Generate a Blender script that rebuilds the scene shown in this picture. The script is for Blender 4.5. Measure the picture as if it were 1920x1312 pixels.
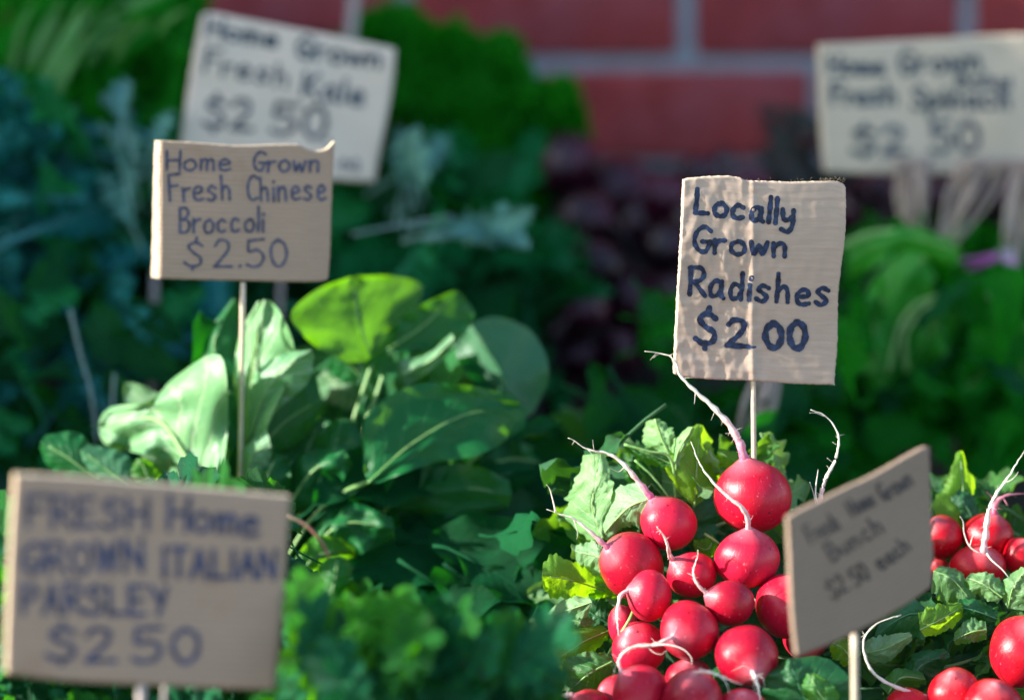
import bpy, math, random
import numpy as np
from mathutils import Vector, Matrix, noise

for o in list(bpy.data.objects):
    bpy.data.objects.remove(o)
SC = bpy.context.scene
COL = SC.collection
rad = math.radians

# ------------------------------------------------------------------ camera
PITCH = rad(15)
CAM = Vector((0, 0, 1.50))
FW = Vector((0, math.cos(PITCH), -math.sin(PITCH)))
UP = Vector((0, math.sin(PITCH), math.cos(PITCH)))
RT = Vector((1, 0, 0))
FPX = 1920 * 100 / 36.0
cd = bpy.data.cameras.new('camera')
cam = bpy.data.objects.new('camera', cd)
COL.objects.link(cam)
cam.location = CAM
cam.rotation_euler = (math.pi / 2 - PITCH, 0, 0)
cd.lens = 100
cd.sensor_width = 36
cd.clip_start = 0.05
cd.clip_end = 500
cd.dof.use_dof = True
cd.dof.focus_distance = 1.275
cd.dof.aperture_fstop = 4.0
SC.camera = cam

# ------------------------------------------------------------------ sky and sun
SUN_EL, SUN_ROT = rad(24), rad(-98)
w = bpy.data.worlds.new("World")
SC.world = w
w.use_nodes = True
wn = w.node_tree
sky = wn.nodes.new('ShaderNodeTexSky')
sky.sky_type = 'NISHITA'
sky.sun_disc = False
sky.sun_elevation = SUN_EL
sky.sun_rotation = SUN_ROT
wn.links.new(sky.outputs[0], wn.nodes['Background'].inputs[0])
wn.nodes['Background'].inputs[1].default_value = 0.15
SUN = Vector((math.sin(SUN_ROT) * math.cos(SUN_EL), math.cos(SUN_ROT) * math.cos(SUN_EL), math.sin(SUN_EL)))
ld = bpy.data.lights.new('sun', 'SUN')
ld.energy = 5.0
ld.angle = rad(0.5)
ld.color = (1.0, 0.95, 0.87)
lo = bpy.data.objects.new('sun', ld)
COL.objects.link(lo)
lo.rotation_euler = SUN.to_track_quat('Z', 'Y').to_euler()
SC.view_settings.view_transform = 'Standard'
SC.view_settings.look = 'None'
SC.view_settings.exposure = 1.35
SC.view_settings.gamma = 1
SC.view_settings.use_curve_mapping = False
SC.render.engine = 'CYCLES'
SC.cycles.use_denoising = True
SC.cycles.max_bounces = 6
SC.cycles.sample_clamp_indirect = 4

# ------------------------------------------------------------------ helpers
def P(px, py, d):
    return CAM + RT * ((px - 960) / FPX * d) + UP * ((656 - py) / FPX * d) + FW * d

def tag(o, label=None, cat=None, group=None, kind=None):
    if label: o['label'] = label
    if cat: o['category'] = cat
    if group: o['group'] = group
    if kind: o['kind'] = kind
    return o

def empty(name, loc, label, cat, group=None):
    o = bpy.data.objects.new(name, None)
    o.empty_display_size = 0.02
    COL.objects.link(o)
    o.location = loc
    o.matrix_world = Matrix.Translation(loc)
    return tag(o, label, cat, group)

def mkmesh(name, verts, faces, uvs=None, smooth=True):
    me = bpy.data.meshes.new(name)
    me.from_pydata([tuple(v) for v in verts], [], [tuple(f) for f in faces])
    if uvs is not None:
        lay = me.uv_layers.new(name='UVMap')
        li = np.zeros(len(me.loops), dtype=np.int32)
        me.loops.foreach_get('vertex_index', li)
        a = np.array(uvs, dtype=np.float32)[li]
        lay.data.foreach_set('uv', a.ravel())
    if smooth:
        me.polygons.foreach_set('use_smooth', [True] * len(me.polygons))
    me.update()
    return me

def link(name, me, mat=None, parent=None, mats=None):
    """mesh in world coordinates, parented without moving it"""
    o = bpy.data.objects.new(name, me)
    COL.objects.link(o)
    for m in (mats or ([mat] if mat else [])):
        if len(me.materials) < len(mats or [mat]):
            me.materials.append(m)
    if parent is not None:
        o.parent = parent
        o.matrix_parent_inverse = parent.matrix_world.inverted()
    return o

def put(name, me, M, parent):
    """shared mesh placed with world matrix M"""
    o = bpy.data.objects.new(name, me)
    COL.objects.link(o)
    o.parent = parent
    o.matrix_parent_inverse = parent.matrix_world.inverted()
    o.matrix_basis = M
    return o

def crom(pts, n):
    """Catmull-Rom through pts (tuples of any size), n samples by chord length"""
    a = np.array(pts, dtype=float)
    if len(a) == 2:
        t = np.linspace(0, 1, n)[:, None]
        return a[0] * (1 - t) + a[1] * t
    ext = np.vstack([2 * a[0] - a[1], a, 2 * a[-1] - a[-2]])
    seg = np.linalg.norm(np.diff(a[:, :2], axis=0), axis=1) + 1e-9
    cum = np.concatenate([[0], np.cumsum(seg)])
    out = []
    for s in np.linspace(0, cum[-1], n):
        i = min(len(seg) - 1, max(0, int(np.searchsorted(cum, s, 'right') - 1)))
        t = (s - cum[i]) / seg[i]
        p0, p1, p2, p3 = ext[i], ext[i + 1], ext[i + 2], ext[i + 3]
        out.append(0.5 * ((2 * p1) + (-p0 + p2) * t + (2 * p0 - 5 * p1 + 4 * p2 - p3) * t * t + (-p0 + 3 * p1 - 3 * p2 + p3) * t ** 3))
    return np.array(out)

def tube_data(pts, radii, k=6, v0=0):
    """pts: list of Vectors"""
    V, Fc, UV = [], [], []
    n = len(pts)
    ref = Vector((0.3, 0.2, 0.9)).normalized()
    for i, p in enumerate(pts):
        t = (pts[min(i + 1, n - 1)] - pts[max(i - 1, 0)])
        if t.length < 1e-9: t = Vector((0, 0, 1))
        t.normalize()
        a = t.cross(ref)
        if a.length < 1e-3: a = t.cross(Vector((1, 0, 0)))
        a.normalize()
        b = t.cross(a)
        for j in range(k):
            an = 2 * math.pi * j / k
            V.append(p + (a * math.cos(an) + b * math.sin(an)) * radii[i])
            UV.append((j / k, i / (n - 1)))
    for i in range(n - 1):
        for j in range(k):
            j2 = (j + 1) % k
            Fc.append((v0 + i * k + j, v0 + i * k + j2, v0 + (i + 1) * k + j2, v0 + (i + 1) * k + j))
    Fc.append(tuple(v0 + j for j in range(k))[::-1])
    Fc.append(tuple(v0 + (n - 1) * k + j for j in range(k)))
    return V, Fc, UV

class MB:
    def __init__(s): s.v, s.f, s.uv = [], [], []
    def add(s, V, Fc, UV=None):
        o = len(s.v)
        s.v += [tuple(p) for p in V]
        s.f += [tuple(i + o for i in f) for f in Fc]
        s.uv += list(UV) if UV is not None else [(0, 0)] * len(V)
    def tube(s, pts, radii, k=6):
        V, Fc, UV = tube_data(pts, radii, k)
        s.add(V, Fc, UV)
    def box(s, lo, hi, bev=0):
        x0, y0, z0 = lo; x1, y1, z1 = hi
        V = [(x0, y0, z0), (x1, y0, z0), (x1, y1, z0), (x0, y1, z0), (x0, y0, z1), (x1, y0, z1), (x1, y1, z1), (x0, y1, z1)]
        s.add(V, [(0, 3, 2, 1), (4, 5, 6, 7), (0, 1, 5, 4), (1, 2, 6, 5), (2, 3, 7, 6), (3, 0, 4, 7)])
    def build(s, name, mat, parent=None, smooth=True, mats=None):
        me = mkmesh(name, s.v, s.f, s.uv, smooth)
        return link(name, me, mat, parent, mats)

# ------------------------------------------------------------------ materials
def newmat(name):
    m = bpy.data.materials.new(name)
    m.use_nodes = True
    nt = m.node_tree
    b = nt.nodes['Principled BSDF']
    return m, nt, b

def ramp(nt, stops, fac):
    r = nt.nodes.new('ShaderNodeValToRGB')
    e = r.color_ramp.elements
    while len(e) < len(stops): e.new(0.5)
    for x, (p, c) in zip(e, stops):
        x.position = p
        x.color = (*c, 1)
    nt.links.new(fac, r.inputs[0])
    return r.outputs[0]

def math_(nt, op, a, b=None, c=None):
    n = nt.nodes.new('ShaderNodeMath')
    n.operation = op
    for i, x in enumerate((a, b, c)):
        if x is None: continue
        if isinstance(x, (int, float)): n.inputs[i].default_value = x
        else: nt.links.new(x, n.inputs[i])
    return n.outputs[0]

def mixc(nt, f, a, b, typ='MIX'):
    n = nt.nodes.new('ShaderNodeMix')
    n.data_type = 'RGBA'
    n.blend_type = typ
    for i, x in ((0, f), (6, a), (7, b)):
        if isinstance(x, (int, float)): n.inputs[i].default_value = x
        elif isinstance(x, tuple): n.inputs[i].default_value = (*x, 1)
        else: nt.links.new(x, n.inputs[i])
    return n.outputs[2]

def tex(nt, scale, detail=4, coord='Object', vec=None, rough=0.6):
    n = nt.nodes.new('ShaderNodeTexNoise')
    n.inputs['Scale'].default_value = scale
    n.inputs['Detail'].default_value = detail
    n.inputs['Roughness'].default_value = rough
    if vec is None:
        tc = nt.nodes.new('ShaderNodeTexCoord')
        vec = tc.outputs[coord]
    nt.links.new(vec, n.inputs['Vector'])
    return n.outputs[0]

def bump(nt, h, strength, dist, b):
    n = nt.nodes.new('ShaderNodeBump')
    n.inputs['Strength'].default_value = strength
    n.inputs['Distance'].default_value = dist
    nt.links.new(h, n.inputs['Height'])
    nt.links.new(n.outputs[0], b.inputs['Normal'])
    return n.outputs[0]

def leaf_mat(name, top, under, vein, trans, tcol, rough=0.42, nveins=9, veinw=0.12, coord_scale=60, spec=0.5):
    """UV: x across (0.5 = midrib), y along. Blade with branching side veins; light passes through."""
    m, nt, b = newmat(name)
    uv = nt.nodes.new('ShaderNodeUVMap')
    sp = nt.nodes.new('ShaderNodeSeparateXYZ')
    nt.links.new(uv.outputs[0], sp.inputs[0])
    dist = tex(nt, 9, 3, vec=uv.outputs[0])
    ax = math_(nt, 'ABSOLUTE', math_(nt, 'SUBTRACT', sp.outputs[0], 0.5))
    u = math_(nt, 'ADD', sp.outputs[1], math_(nt, 'MULTIPLY', math_(nt, 'SUBTRACT', dist, 0.5), 0.10))
    ph = math_(nt, 'SUBTRACT', u, math_(nt, 'MULTIPLY', math_(nt, 'POWER', ax, 0.8), 0.55))
    fr = math_(nt, 'FRACT', math_(nt, 'MULTIPLY', ph, float(nveins)))
    tri = math_(nt, 'ABSOLUTE', math_(nt, 'SUBTRACT', fr, 0.5))
    side = math_(nt, 'SMOOTH_MIN', 1.0, math_(nt, 'DIVIDE', tri, veinw), 0.2)
    sidev = math_(nt, 'SUBTRACT', 1.0, side)
    sidev = math_(nt, 'MULTIPLY', sidev, math_(nt, 'SUBTRACT', 1.0, math_(nt, 'MULTIPLY', ax, 1.3)))
    midv = math_(nt, 'SUBTRACT', 1.0, math_(nt, 'MINIMUM', 1.0, math_(nt, 'DIVIDE', ax, 0.035)))
    v = math_(nt, 'MAXIMUM', math_(nt, 'MAXIMUM', sidev, 0.0), math_(nt, 'MULTIPLY', midv, 1.6))
    v = math_(nt, 'MINIMUM', v, 1.0)
    blot = tex(nt, coord_scale, 5)
    oi = nt.nodes.new('ShaderNodeObjectInfo')
    geo = nt.nodes.new('ShaderNodeNewGeometry')
    vary = math_(nt, 'ADD', math_(nt, 'MULTIPLY', blot, 0.7), math_(nt, 'MULTIPLY', oi.outputs['Random'], 0.5))
    c1 = tuple(x * 0.65 for x in top)
    c2 = (min(1, top[0] * 1.5 + .002), min(1, top[1] * 1.3), top[2] * 1.15)
    col = ramp(nt, [(0.25, c1), (0.6, top), (0.95, c2)], vary)
    col = mixc(nt, geo.outputs['Backfacing'], col, under)
    col = mixc(nt, math_(nt, 'MULTIPLY', v, 0.55), col, vein)
    nt.links.new(col, b.inputs['Base Color'])
    b.inputs['Roughness'].default_value = rough
    b.inputs['Specular IOR Level'].default_value = spec
    fine = tex(nt, coord_scale * 9, 3)
    h = math_(nt, 'ADD', math_(nt, 'MULTIPLY', v, -0.28), math_(nt, 'ADD', math_(nt, 'MULTIPLY', blot, 0.9), math_(nt, 'MULTIPLY', fine, 0.25)))
    nb = bump(nt, h, 0.6, 0.0016, b)
    tr = nt.nodes.new('ShaderNodeBsdfTranslucent')
    tc = mixc(nt, math_(nt, 'MULTIPLY', v, 0.5), tcol, tuple(x * 0.55 for x in tcol))
    tc = mixc(nt, math_(nt, 'MULTIPLY', blot, 0.5), tc, tuple(x * 0.6 for x in tcol))
    nt.links.new(tc, tr.inputs['Color'])
    nt.links.new(nb, tr.inputs['Normal'])
    mx = nt.nodes.new('ShaderNodeMixShader')
    mx.inputs[0].default_value = trans
    nt.links.new(b.outputs[0], mx.inputs[1])
    nt.links.new(tr.outputs[0], mx.inputs[2])
    nt.links.new(mx.outputs[0], nt.nodes['Material Output'].inputs[0])
    return m

M = {}
M['broc'] = leaf_mat('broccoli_leaf', (0.008, 0.125, 0.032), (0.055, 0.19, 0.09), (0.05, 0.22, 0.07), 0.30, (0.16, 0.52, 0.008), 0.42, 7, spec=.3)
M['broc_pale'] = leaf_mat('broccoli_leaf_waxy', (0.11, 0.29, 0.13), (0.15, 0.32, 0.16), (0.55, 0.66, 0.42), 0.25, (0.30, 0.62, 0.05), 0.45, 6)  # waxy bloom, with sunlit paleness also mixed into the colour
M['broc_yellow'] = leaf_mat('broccoli_leaf_yellow_green', (0.05, 0.22, 0.02), (0.07, 0.25, 0.03), (0.14, 0.32, 0.06), 0.5, (0.22, 0.62, 0.004), 0.42, 6)  # glow of a backlit blade put into a yellower colour
M['broc_dark'] = leaf_mat('broccoli_leaf_dark', (0.002, 0.065, 0.020), (0.005, 0.09, 0.028), (0.01, 0.11, 0.04), 0.25, (0.03, 0.40, 0.01), 0.5, 8, spec=.1)  # darker copy of the broccoli leaf, shade put into its colour
M['radish_leaf'] = leaf_mat('radish_leaf', (0.035, 0.17, 0.03), (0.11, 0.26, 0.09), (0.33, 0.48, 0.24), 0.38, (0.30, 0.68, 0.012), 0.5, 7, 0.10, 130)
M['radish_leaf_pale'] = leaf_mat('radish_leaf_pale', (0.15, 0.34, 0.12), (0.20, 0.38, 0.17), (0.44, 0.56, 0.32), 0.28, (0.34, 0.64, 0.05), 0.5, 7, 0.10, 130)  # lighter copy of the radish leaf with sunlight painted in
M['radish_leaf_yellow'] = leaf_mat('radish_leaf_yellow_green', (0.14, 0.32, 0.03), (0.15, 0.34, 0.04), (0.26, 0.45, 0.08), 0.60, (0.50, 0.88, 0.006), 0.5, 7, 0.10, 130)  # yellow-green colour stands in for light coming through the leaf
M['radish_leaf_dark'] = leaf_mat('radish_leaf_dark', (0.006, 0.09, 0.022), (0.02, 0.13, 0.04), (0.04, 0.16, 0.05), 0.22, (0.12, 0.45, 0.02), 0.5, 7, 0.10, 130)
M['spinach'] = leaf_mat('spinach_leaf', (0.004, 0.16, 0.008), (0.008, 0.19, 0.015), (0.015, 0.21, 0.02), 0.3, (0.025, 0.5, 0.005), 0.45, 6, spec=.12)
M['spinach_bright'] = leaf_mat('spinach_leaf_bright', (0.02, 0.26, 0.012), (0.03, 0.30, 0.03), (0.08, 0.34, 0.06), 0.35, (0.12, 0.6, 0.005), 0.4, 6, spec=.3)
M['parsley_lime'] = leaf_mat('parsley_leaf_lime', (0.022, 0.19, 0.008), (0.03, 0.21, 0.015), (0.05, 0.24, 0.02), 0.4, (0.20, 0.75, 0.005), 0.45, 4, spec=.25)  # lime tint paints sunlit spots among the parsley
M['kale'] = leaf_mat('kale_leaf', (0.004, 0.17, 0.045), (0.012, 0.21, 0.07), (0.05, 0.28, 0.15), 0.2, (0.02, 0.4, 0.04), 0.45, 8, spec=.12)
M['kale_blue'] = leaf_mat('kale_leaf_blue', (0.004, 0.15, 0.14), (0.015, 0.20, 0.19), (0.10, 0.32, 0.34), 0.15, (0.02, 0.3, 0.14), 0.45, 8, spec=.15)
M['kale_pale'] = leaf_mat('kale_leaf_pale', (0.09, 0.32, 0.28), (0.14, 0.38, 0.34), (0.28, 0.50, 0.45), 0.18, (0.2, 0.5, 0.3), 0.4, 8)
M['parsley'] = leaf_mat('parsley_leaf', (0.005, 0.105, 0.014), (0.012, 0.14, 0.025), (0.02, 0.16, 0.03), 0.35, (0.12, 0.60, 0.005), 0.45, 4, spec=.25)
M['parsley_teal'] = leaf_mat('parsley_leaf_teal', (0.004, 0.115, 0.040), (0.008, 0.14, 0.055), (0.02, 0.14, 0.07), 0.25, (0.03, 0.36, 0.04), 0.4, 4, spec=.25)  # blue-green tint paints the skylit shade between the sprigs
M['curly'] = leaf_mat('curly_parsley', (0.010, 0.20, 0.008), (0.007, 0.28, 0.006), (0.012, 0.24, 0.010), 0.35, (0.03, 0.55, 0.002), 0.6, 3, 0.12, 25, spec=.1)
M['grassy'] = leaf_mat('strap_leaf', (0.010, 0.25, 0.012), (0.015, 0.29, 0.03), (0.03, 0.30, 0.04), 0.35, (0.04, 0.6, 0.004), 0.5, 3, spec=.1)
M['strap_light'] = leaf_mat('strap_leaf_light', (0.10, 0.34, 0.09), (0.13, 0.38, 0.12), (0.2, 0.4, 0.16), 0.3, (0.2, 0.6, 0.03), 0.4, 3)
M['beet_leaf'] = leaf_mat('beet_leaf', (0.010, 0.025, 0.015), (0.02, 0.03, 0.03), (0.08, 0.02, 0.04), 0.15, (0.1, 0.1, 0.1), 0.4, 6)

def stem_mat(name, c0, c1, rough=0.45):
    m, nt, b = newmat(name)
    uv = nt.nodes.new('ShaderNodeUVMap')
    sp = nt.nodes.new('ShaderNodeSeparateXYZ')
    nt.links.new(uv.outputs[0], sp.inputs[0])
    n = tex(nt, 400, 4)
    f = math_(nt, 'ADD', sp.outputs[1], math_(nt, 'MULTIPLY', math_(nt, 'SUBTRACT', n, 0.5), 0.25))
    mid = tuple((a + c) / 2 for a, c in zip(c0, c1))
    col = ramp(nt, [(0.0, c0), (0.20, mid), (0.42, c1)], f)
    dirt = tex(nt, 900, 3)
    col = mixc(nt, ramp(nt, [(0.5, (0, 0, 0)), (0.75, (.5, .5, .5))], dirt), col, tuple(x * 0.55 for x in c1))
    nt.links.new(col, b.inputs['Base Color'])
    b.inputs['Roughness'].default_value = rough
    bump(nt, n, 0.5, 0.0006, b)
    b.inputs['Subsurface Weight'].default_value = 0.15
    b.inputs['Subsurface Radius'].default_value = (0.004, 0.003, 0.002)
    b.inputs['Subsurface Scale'].default_value = 0.5
    return m
M['root_pink'] = stem_mat('root_pink', (0.68, 0.035, 0.20), (0.86, 0.76, 0.60))
M['root_white'] = stem_mat('root_white', (0.78, 0.34, 0.38), (0.86, 0.80, 0.66))
M['root_red'] = stem_mat('root_red', (0.60, 0.03, 0.10), (0.75, 0.25, 0.30))
M['stem_green'] = stem_mat('stem_green', (0.16, 0.36, 0.08), (0.24, 0.44, 0.14))
M['stem_dark'] = stem_mat('stem_dark', (0.03, 0.16, 0.06), (0.06, 0.22, 0.10))
M['stem_pale'] = stem_mat('stem_pale', (0.45, 0.5, 0.42), (0.40, 0.48, 0.45))
M['stem_dusk'] = stem_mat('stem_dusk', (0.14, 0.24, 0.22), (0.16, 0.26, 0.26))
M['stem_violet'] = stem_mat('stem_violet', (0.42, 0.44, 0.40), (0.45, 0.10, 0.36))
M['root_bundle'] = stem_mat('root_bundle', (0.34, 0.26, 0.22), (0.40, 0.33, 0.27), 0.7)
M['twig'] = stem_mat('twig', (0.35, 0.25, 0.18), (0.30, 0.12, 0.08))

def bulb_mat(name, base, light, dark, polar, rough=0.26, scars=True, coat=(.24, .32)):
    m, nt, b = newmat(name)
    uv = nt.nodes.new('ShaderNodeUVMap')
    sp = nt.nodes.new('ShaderNodeSeparateXYZ')
    nt.links.new(uv.outputs[0], sp.inputs[0])
    oi = nt.nodes.new('ShaderNodeObjectInfo')
    n1 = tex(nt, 45, 4)
    n2 = tex(nt, 420, 4)
    f = math_(nt, 'ADD', math_(nt, 'MULTIPLY', n1, 0.8), math_(nt, 'MULTIPLY', math_(nt, 'SUBTRACT', oi.outputs['Random'], 0.5), 0.5))
    col = ramp(nt, [(0.15, dark), (0.45, base), (0.8, light)], f)
    # skin runs paler towards the root
    pf = math_(nt, 'ADD', sp.outputs[1], math_(nt, 'MULTIPLY', math_(nt, 'SUBTRACT', n2, 0.5), 0.06))
    pale = ramp(nt, [(0.0, (0.85, 0.85, 0.85)), (0.06, (0.30,) * 3), (0.22, (0, 0, 0))], pf)
    col = mixc(nt, pale, col, polar)
    spk = ramp(nt, [(0.66, (0, 0, 0)), (0.74, (1, 1, 1))], tex(nt, 620, 2))
    col = mixc(nt, math_(nt, 'MULTIPLY', spk, 0.35), col, polar)
    # fine lengthwise scratches
    mp = nt.nodes.new('ShaderNodeMapping')
    mp.inputs['Scale'].default_value = (38, 3.0, 1)
    nt.links.new(uv.outputs[0], mp.inputs[0])
    scr = tex(nt, 2.2, 5, vec=mp.outputs[0], rough=0.7)
    if scars:
        sc = ramp(nt, [(0.64, (0, 0, 0)), (0.70, (1, 1, 1))], scr)
        col = mixc(nt, math_(nt, 'MULTIPLY', sc, 0.28), col, polar)
    big = ramp(nt, [(0.60, (0, 0, 0)), (0.72, (0.45,) * 3)], tex(nt, 85, 6))
    col = mixc(nt, big, col, tuple(min(1, x * 1.15 + .012) for x in light))
    dk = ramp(nt, [(0.64, (0, 0, 0)), (0.69, (0.8,) * 3)], tex(nt, 380, 4))
    col = mixc(nt, dk, col, tuple(x * 0.35 for x in dark))
    nt.links.new(col, b.inputs['Base Color'])
    ro = math_(nt, 'ADD', math_(nt, 'MULTIPLY', n2, 0.22), rough - 0.06)
    nt.links.new(ro, b.inputs['Roughness'])
    b.inputs['Subsurface Weight'].default_value = 0.0
    b.inputs['Subsurface Radius'].default_value = (0.006, 0.001, 0.001)
    b.inputs['Subsurface Scale'].default_value = 0.5
    b.inputs['Specular IOR Level'].default_value = 0.22
    b.inputs['Coat Weight'].default_value = coat[0]
    b.inputs['Coat Roughness'].default_value = coat[1]
    h = math_(nt, 'ADD', math_(nt, 'MULTIPLY', n2, 0.35), math_(nt, 'MULTIPLY', scr, 0.9))
    bump(nt, h, 0.35, 0.0008, b)
    return m
M['radish'] = bulb_mat('radish_skin', (0.50, 0.005, 0.024), (0.60, 0.015, 0.055), (0.30, 0.003, 0.020), (0.80, 0.30, 0.36))
M['radish_red'] = bulb_mat('radish_skin_red', (0.52, 0.003, 0.012), (0.62, 0.012, 0.03), (0.40, 0.002, 0.010), (0.80, 0.28, 0.30), 0.2)
M['beet'] = bulb_mat('beet_skin', (0.018, 0.002, 0.008), (0.085, 0.008, 0.030), (0.007, 0.0015, 0.005), (0.12, 0.03, 0.06), 0.30, True, (0.35, .2))
M['beet'].node_tree.nodes['Principled BSDF'].inputs['Specular IOR Level'].default_value = 0.3

def card_mat(name, base, stain, fiber=1.0, coat=0.0, rough=0.75):
    m, nt, b = newmat(name)
    uv = nt.nodes.new('ShaderNodeUVMap')
    mp = nt.nodes.new('ShaderNodeMapping')
    mp.inputs['Scale'].default_value = (6, 90, 1)
    nt.links.new(uv.outputs[0], mp.inputs[0])
    streak = tex(nt, 1.0, 5, vec=mp.outputs[0])
    blotch = tex(nt, 28, 5)
    grain = tex(nt, 1500, 3)
    col = ramp(nt, [(0.3, tuple(x * 0.90 for x in base)), (0.55, base), (0.8, tuple(min(1, x * 1.08) for x in base))], streak)
    col = mixc(nt, ramp(nt, [(0.56, (0, 0, 0)), (0.75, (0.5,) * 3)], blotch), col, stain)
    col = mixc(nt, ramp(nt, [(0.62, (0, 0, 0)), (0.72, (0.25,) * 3)], grain), col, tuple(x * 0.5 for x in base))
    nt.links.new(col, b.inputs['Base Color'])
    b.inputs['Roughness'].default_value = rough
    b.inputs['Specular IOR Level'].default_value = 0.3
    b.inputs['Coat Weight'].default_value = coat
    b.inputs['Coat Roughness'].default_value = 0.3
    wv = nt.nodes.new('ShaderNodeTexWave')
    wv.bands_direction = 'Y'
    wv.inputs['Scale'].default_value = 9.0
    wv.inputs['Distortion'].default_value = 0.4
    nt.links.new(uv.outputs[0], wv.inputs['Vector'])
    h = math_(nt, 'ADD', math_(nt, 'MULTIPLY', wv.outputs[1], 0.35), math_(nt, 'ADD', math_(nt, 'MULTIPLY', grain, 0.3), math_(nt, 'MULTIPLY', blotch, 0.5)))
    bump(nt, h, 0.5 * fiber, 0.0007, b)
    return m
M['card'] = card_mat('brown_cardboard', (0.42, 0.30, 0.215), (0.30, 0.17, 0.08))
M['card_crease'] = card_mat('creased_cardboard', (0.46, 0.345, 0.26), (0.40, 0.30, 0.24), 0.3, 0.6, 0.5)
M['card_pale'] = card_mat('pale_cardboard', (0.70, 0.60, 0.50), (0.60, 0.50, 0.38))
M['card_grey'] = card_mat('greyed_cardboard', (0.62, 0.53, 0.41), (0.52, 0.44, 0.32))
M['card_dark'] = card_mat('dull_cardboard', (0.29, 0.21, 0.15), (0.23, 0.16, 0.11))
M['card_edge'] = card_mat('cut_cardboard_edge', (0.62, 0.50, 0.34), (0.5, 0.36, 0.2), 2.5)

def flat_mat(name, c, rough=0.6, var=0.25, scale=80, b_=0.3, spec=0.4, bd=0.001):
    m, nt, b = newmat(name)
    n = tex(nt, scale, 5)
    col = ramp(nt, [(0.3, tuple(x * (1 - var) for x in c)), (0.7, tuple(min(1, x * (1 + var)) for x in c))], n)
    nt.links.new(col, b.inputs['Base Color'])
    b.inputs['Roughness'].default_value = rough
    b.inputs['Specular IOR Level'].default_value = spec
    bump(nt, n, b_, bd, b)
    return m
M['ink_navy'] = flat_mat('navy_marker_ink', (0.010, 0.022, 0.062), 0.45, 1.0, 420, 0.1)
M['ink_blue'] = flat_mat('blue_marker_ink', (0.065, 0.072, 0.125), 0.5, 0.5, 260, 0.1)
M['ink_grey'] = flat_mat('faded_marker_ink', (0.075, 0.095, 0.115), 0.6, 0.6, 200, 0.1)
M['ink_black'] = flat_mat('black_marker_ink', (0.075, 0.060, 0.055), 0.6, 0.4, 200, 0.1)
M['skewer'] = flat_mat('bamboo_skewer', (0.60, 0.50, 0.36), 0.45, 0.12, 300, 0.2)
M['skewer_grey'] = flat_mat('grey_skewer', (0.42, 0.36, 0.33), 0.55, 0.12, 300, 0.2)
M['brick'] = flat_mat('red_brick', (0.33, 0.046, 0.044), 0.8, 0.3, 38, 0.8, 0.3, 0.002)
nt_ = M['brick'].node_tree; b_ = nt_.nodes['Principled BSDF']
src = b_.inputs['Base Color'].links[0].from_socket
oi_ = nt_.nodes.new('ShaderNodeObjectInfo')
c_ = mixc(nt_, math_(nt_, 'MULTIPLY', oi_.outputs['Random'], 0.75), src, (0.20, 0.035, 0.048))
c_ = mixc(nt_, ramp(nt_, [(0.5, (0, 0, 0)), (0.72, (.6, .6, .6))], tex(nt_, 9, 6)), c_, (0.24, 0.09, 0.12))
nt_.links.new(c_, b_.inputs['Base Color'])
M['mortar'] = flat_mat('grey_mortar', (0.30, 0.34, 0.38), 0.95, 0.2, 90, 1.0, 0.2, 0.003)
M['cloth'] = flat_mat('dark_green_cloth', (0.008, 0.022, 0.014), 0.95, 0.3, 400, 0.5, 0.1)
M['pave'] = flat_mat('paving', (0.085, 0.083, 0.08), 0.9, 0.25, 14, 0.6, 0.3)
M['crate'] = flat_mat('black_plastic', (0.015, 0.02, 0.018), 0.5, 0.2, 60, 0.1)
M['plastic_grey'] = flat_mat('grey_blue_plastic', (0.025, 0.04, 0.065), 0.5, 0.2, 20, 0.3, 0.6, 0.004)

# ------------------------------------------------------------------ ground, walls, table
g = MB(); s = 60
g.add([(-s, -s, 0), (s, -s, 0), (s, s, 0), (-s, s, 0)], [(0, 1, 2, 3)], [(0, 0)] * 4)
tag(g.build('pavement', M['pave'], smooth=False), kind='structure')

def brick_mesh(L, H, D, seed):
    rnd = random.Random(seed)
    b = 0.004
    V, Fc = [], []
    nx, nz = 6, 4
    for k, (y, ins) in enumerate(((0.0, b), (b, 0.0), (D, 0.0))):
        pass
    import bmesh
    bm = bmesh.new()
    bmesh.ops.create_cube(bm, size=1)
    for v in bm.verts:
        v.co = Vector((v.co.x * L, v.co.y * D, v.co.z * H))
        v.co += Vector((rnd.uniform(-1, 1), rnd.uniform(-1, 1), rnd.uniform(-1, 1))) * 0.0015
    bmesh.ops.bevel(bm, geom=list(bm.edges), offset=0.006, segments=2, affect='EDGES', profile=0.6)
    me = bpy.data.meshes.new('brick')
    bm.to_mesh(me); bm.free()
    me.polygons.foreach_set('use_smooth', [True] * len(me.polygons))
    me.materials.append(M['brick'])
    return me
rnd = random.Random(3)
BW, BH, BJ, WY = 0.240, 0.0885, 0.013, 2.42
wall = empty('brick_wall', (0, WY, 0), 'red brick wall with grey mortar joints behind the vegetable display', 'wall')
m = MB(); m.box((-2.0, WY + 0.006, 0.002), (3.0, WY + 0.24, 2.3)); m.build('mortar', M['mortar'], wall, smooth=False)
bms = [brick_mesh(BW - BJ, BH - BJ, 0.10, i) for i in range(5)]
# joint positions fixed by the joints seen at the top right of the picture
pj = P(1285, 50, 2.45); zj = P(1200, 117, 2.45).z
for r in range(-4, 4):
    for c in range(-7, 9):
        x = pj.x + c * BW + BW / 2 + (BW * 0.47 if r % 2 else 0)
        z = zj + r * BH + BH / 2
        Mx = Matrix.Translation((x, WY + 0.05 + rnd.uniform(-.002, .001), z))
        put('brick', rnd.choice(bms), Mx, wall)
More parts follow.
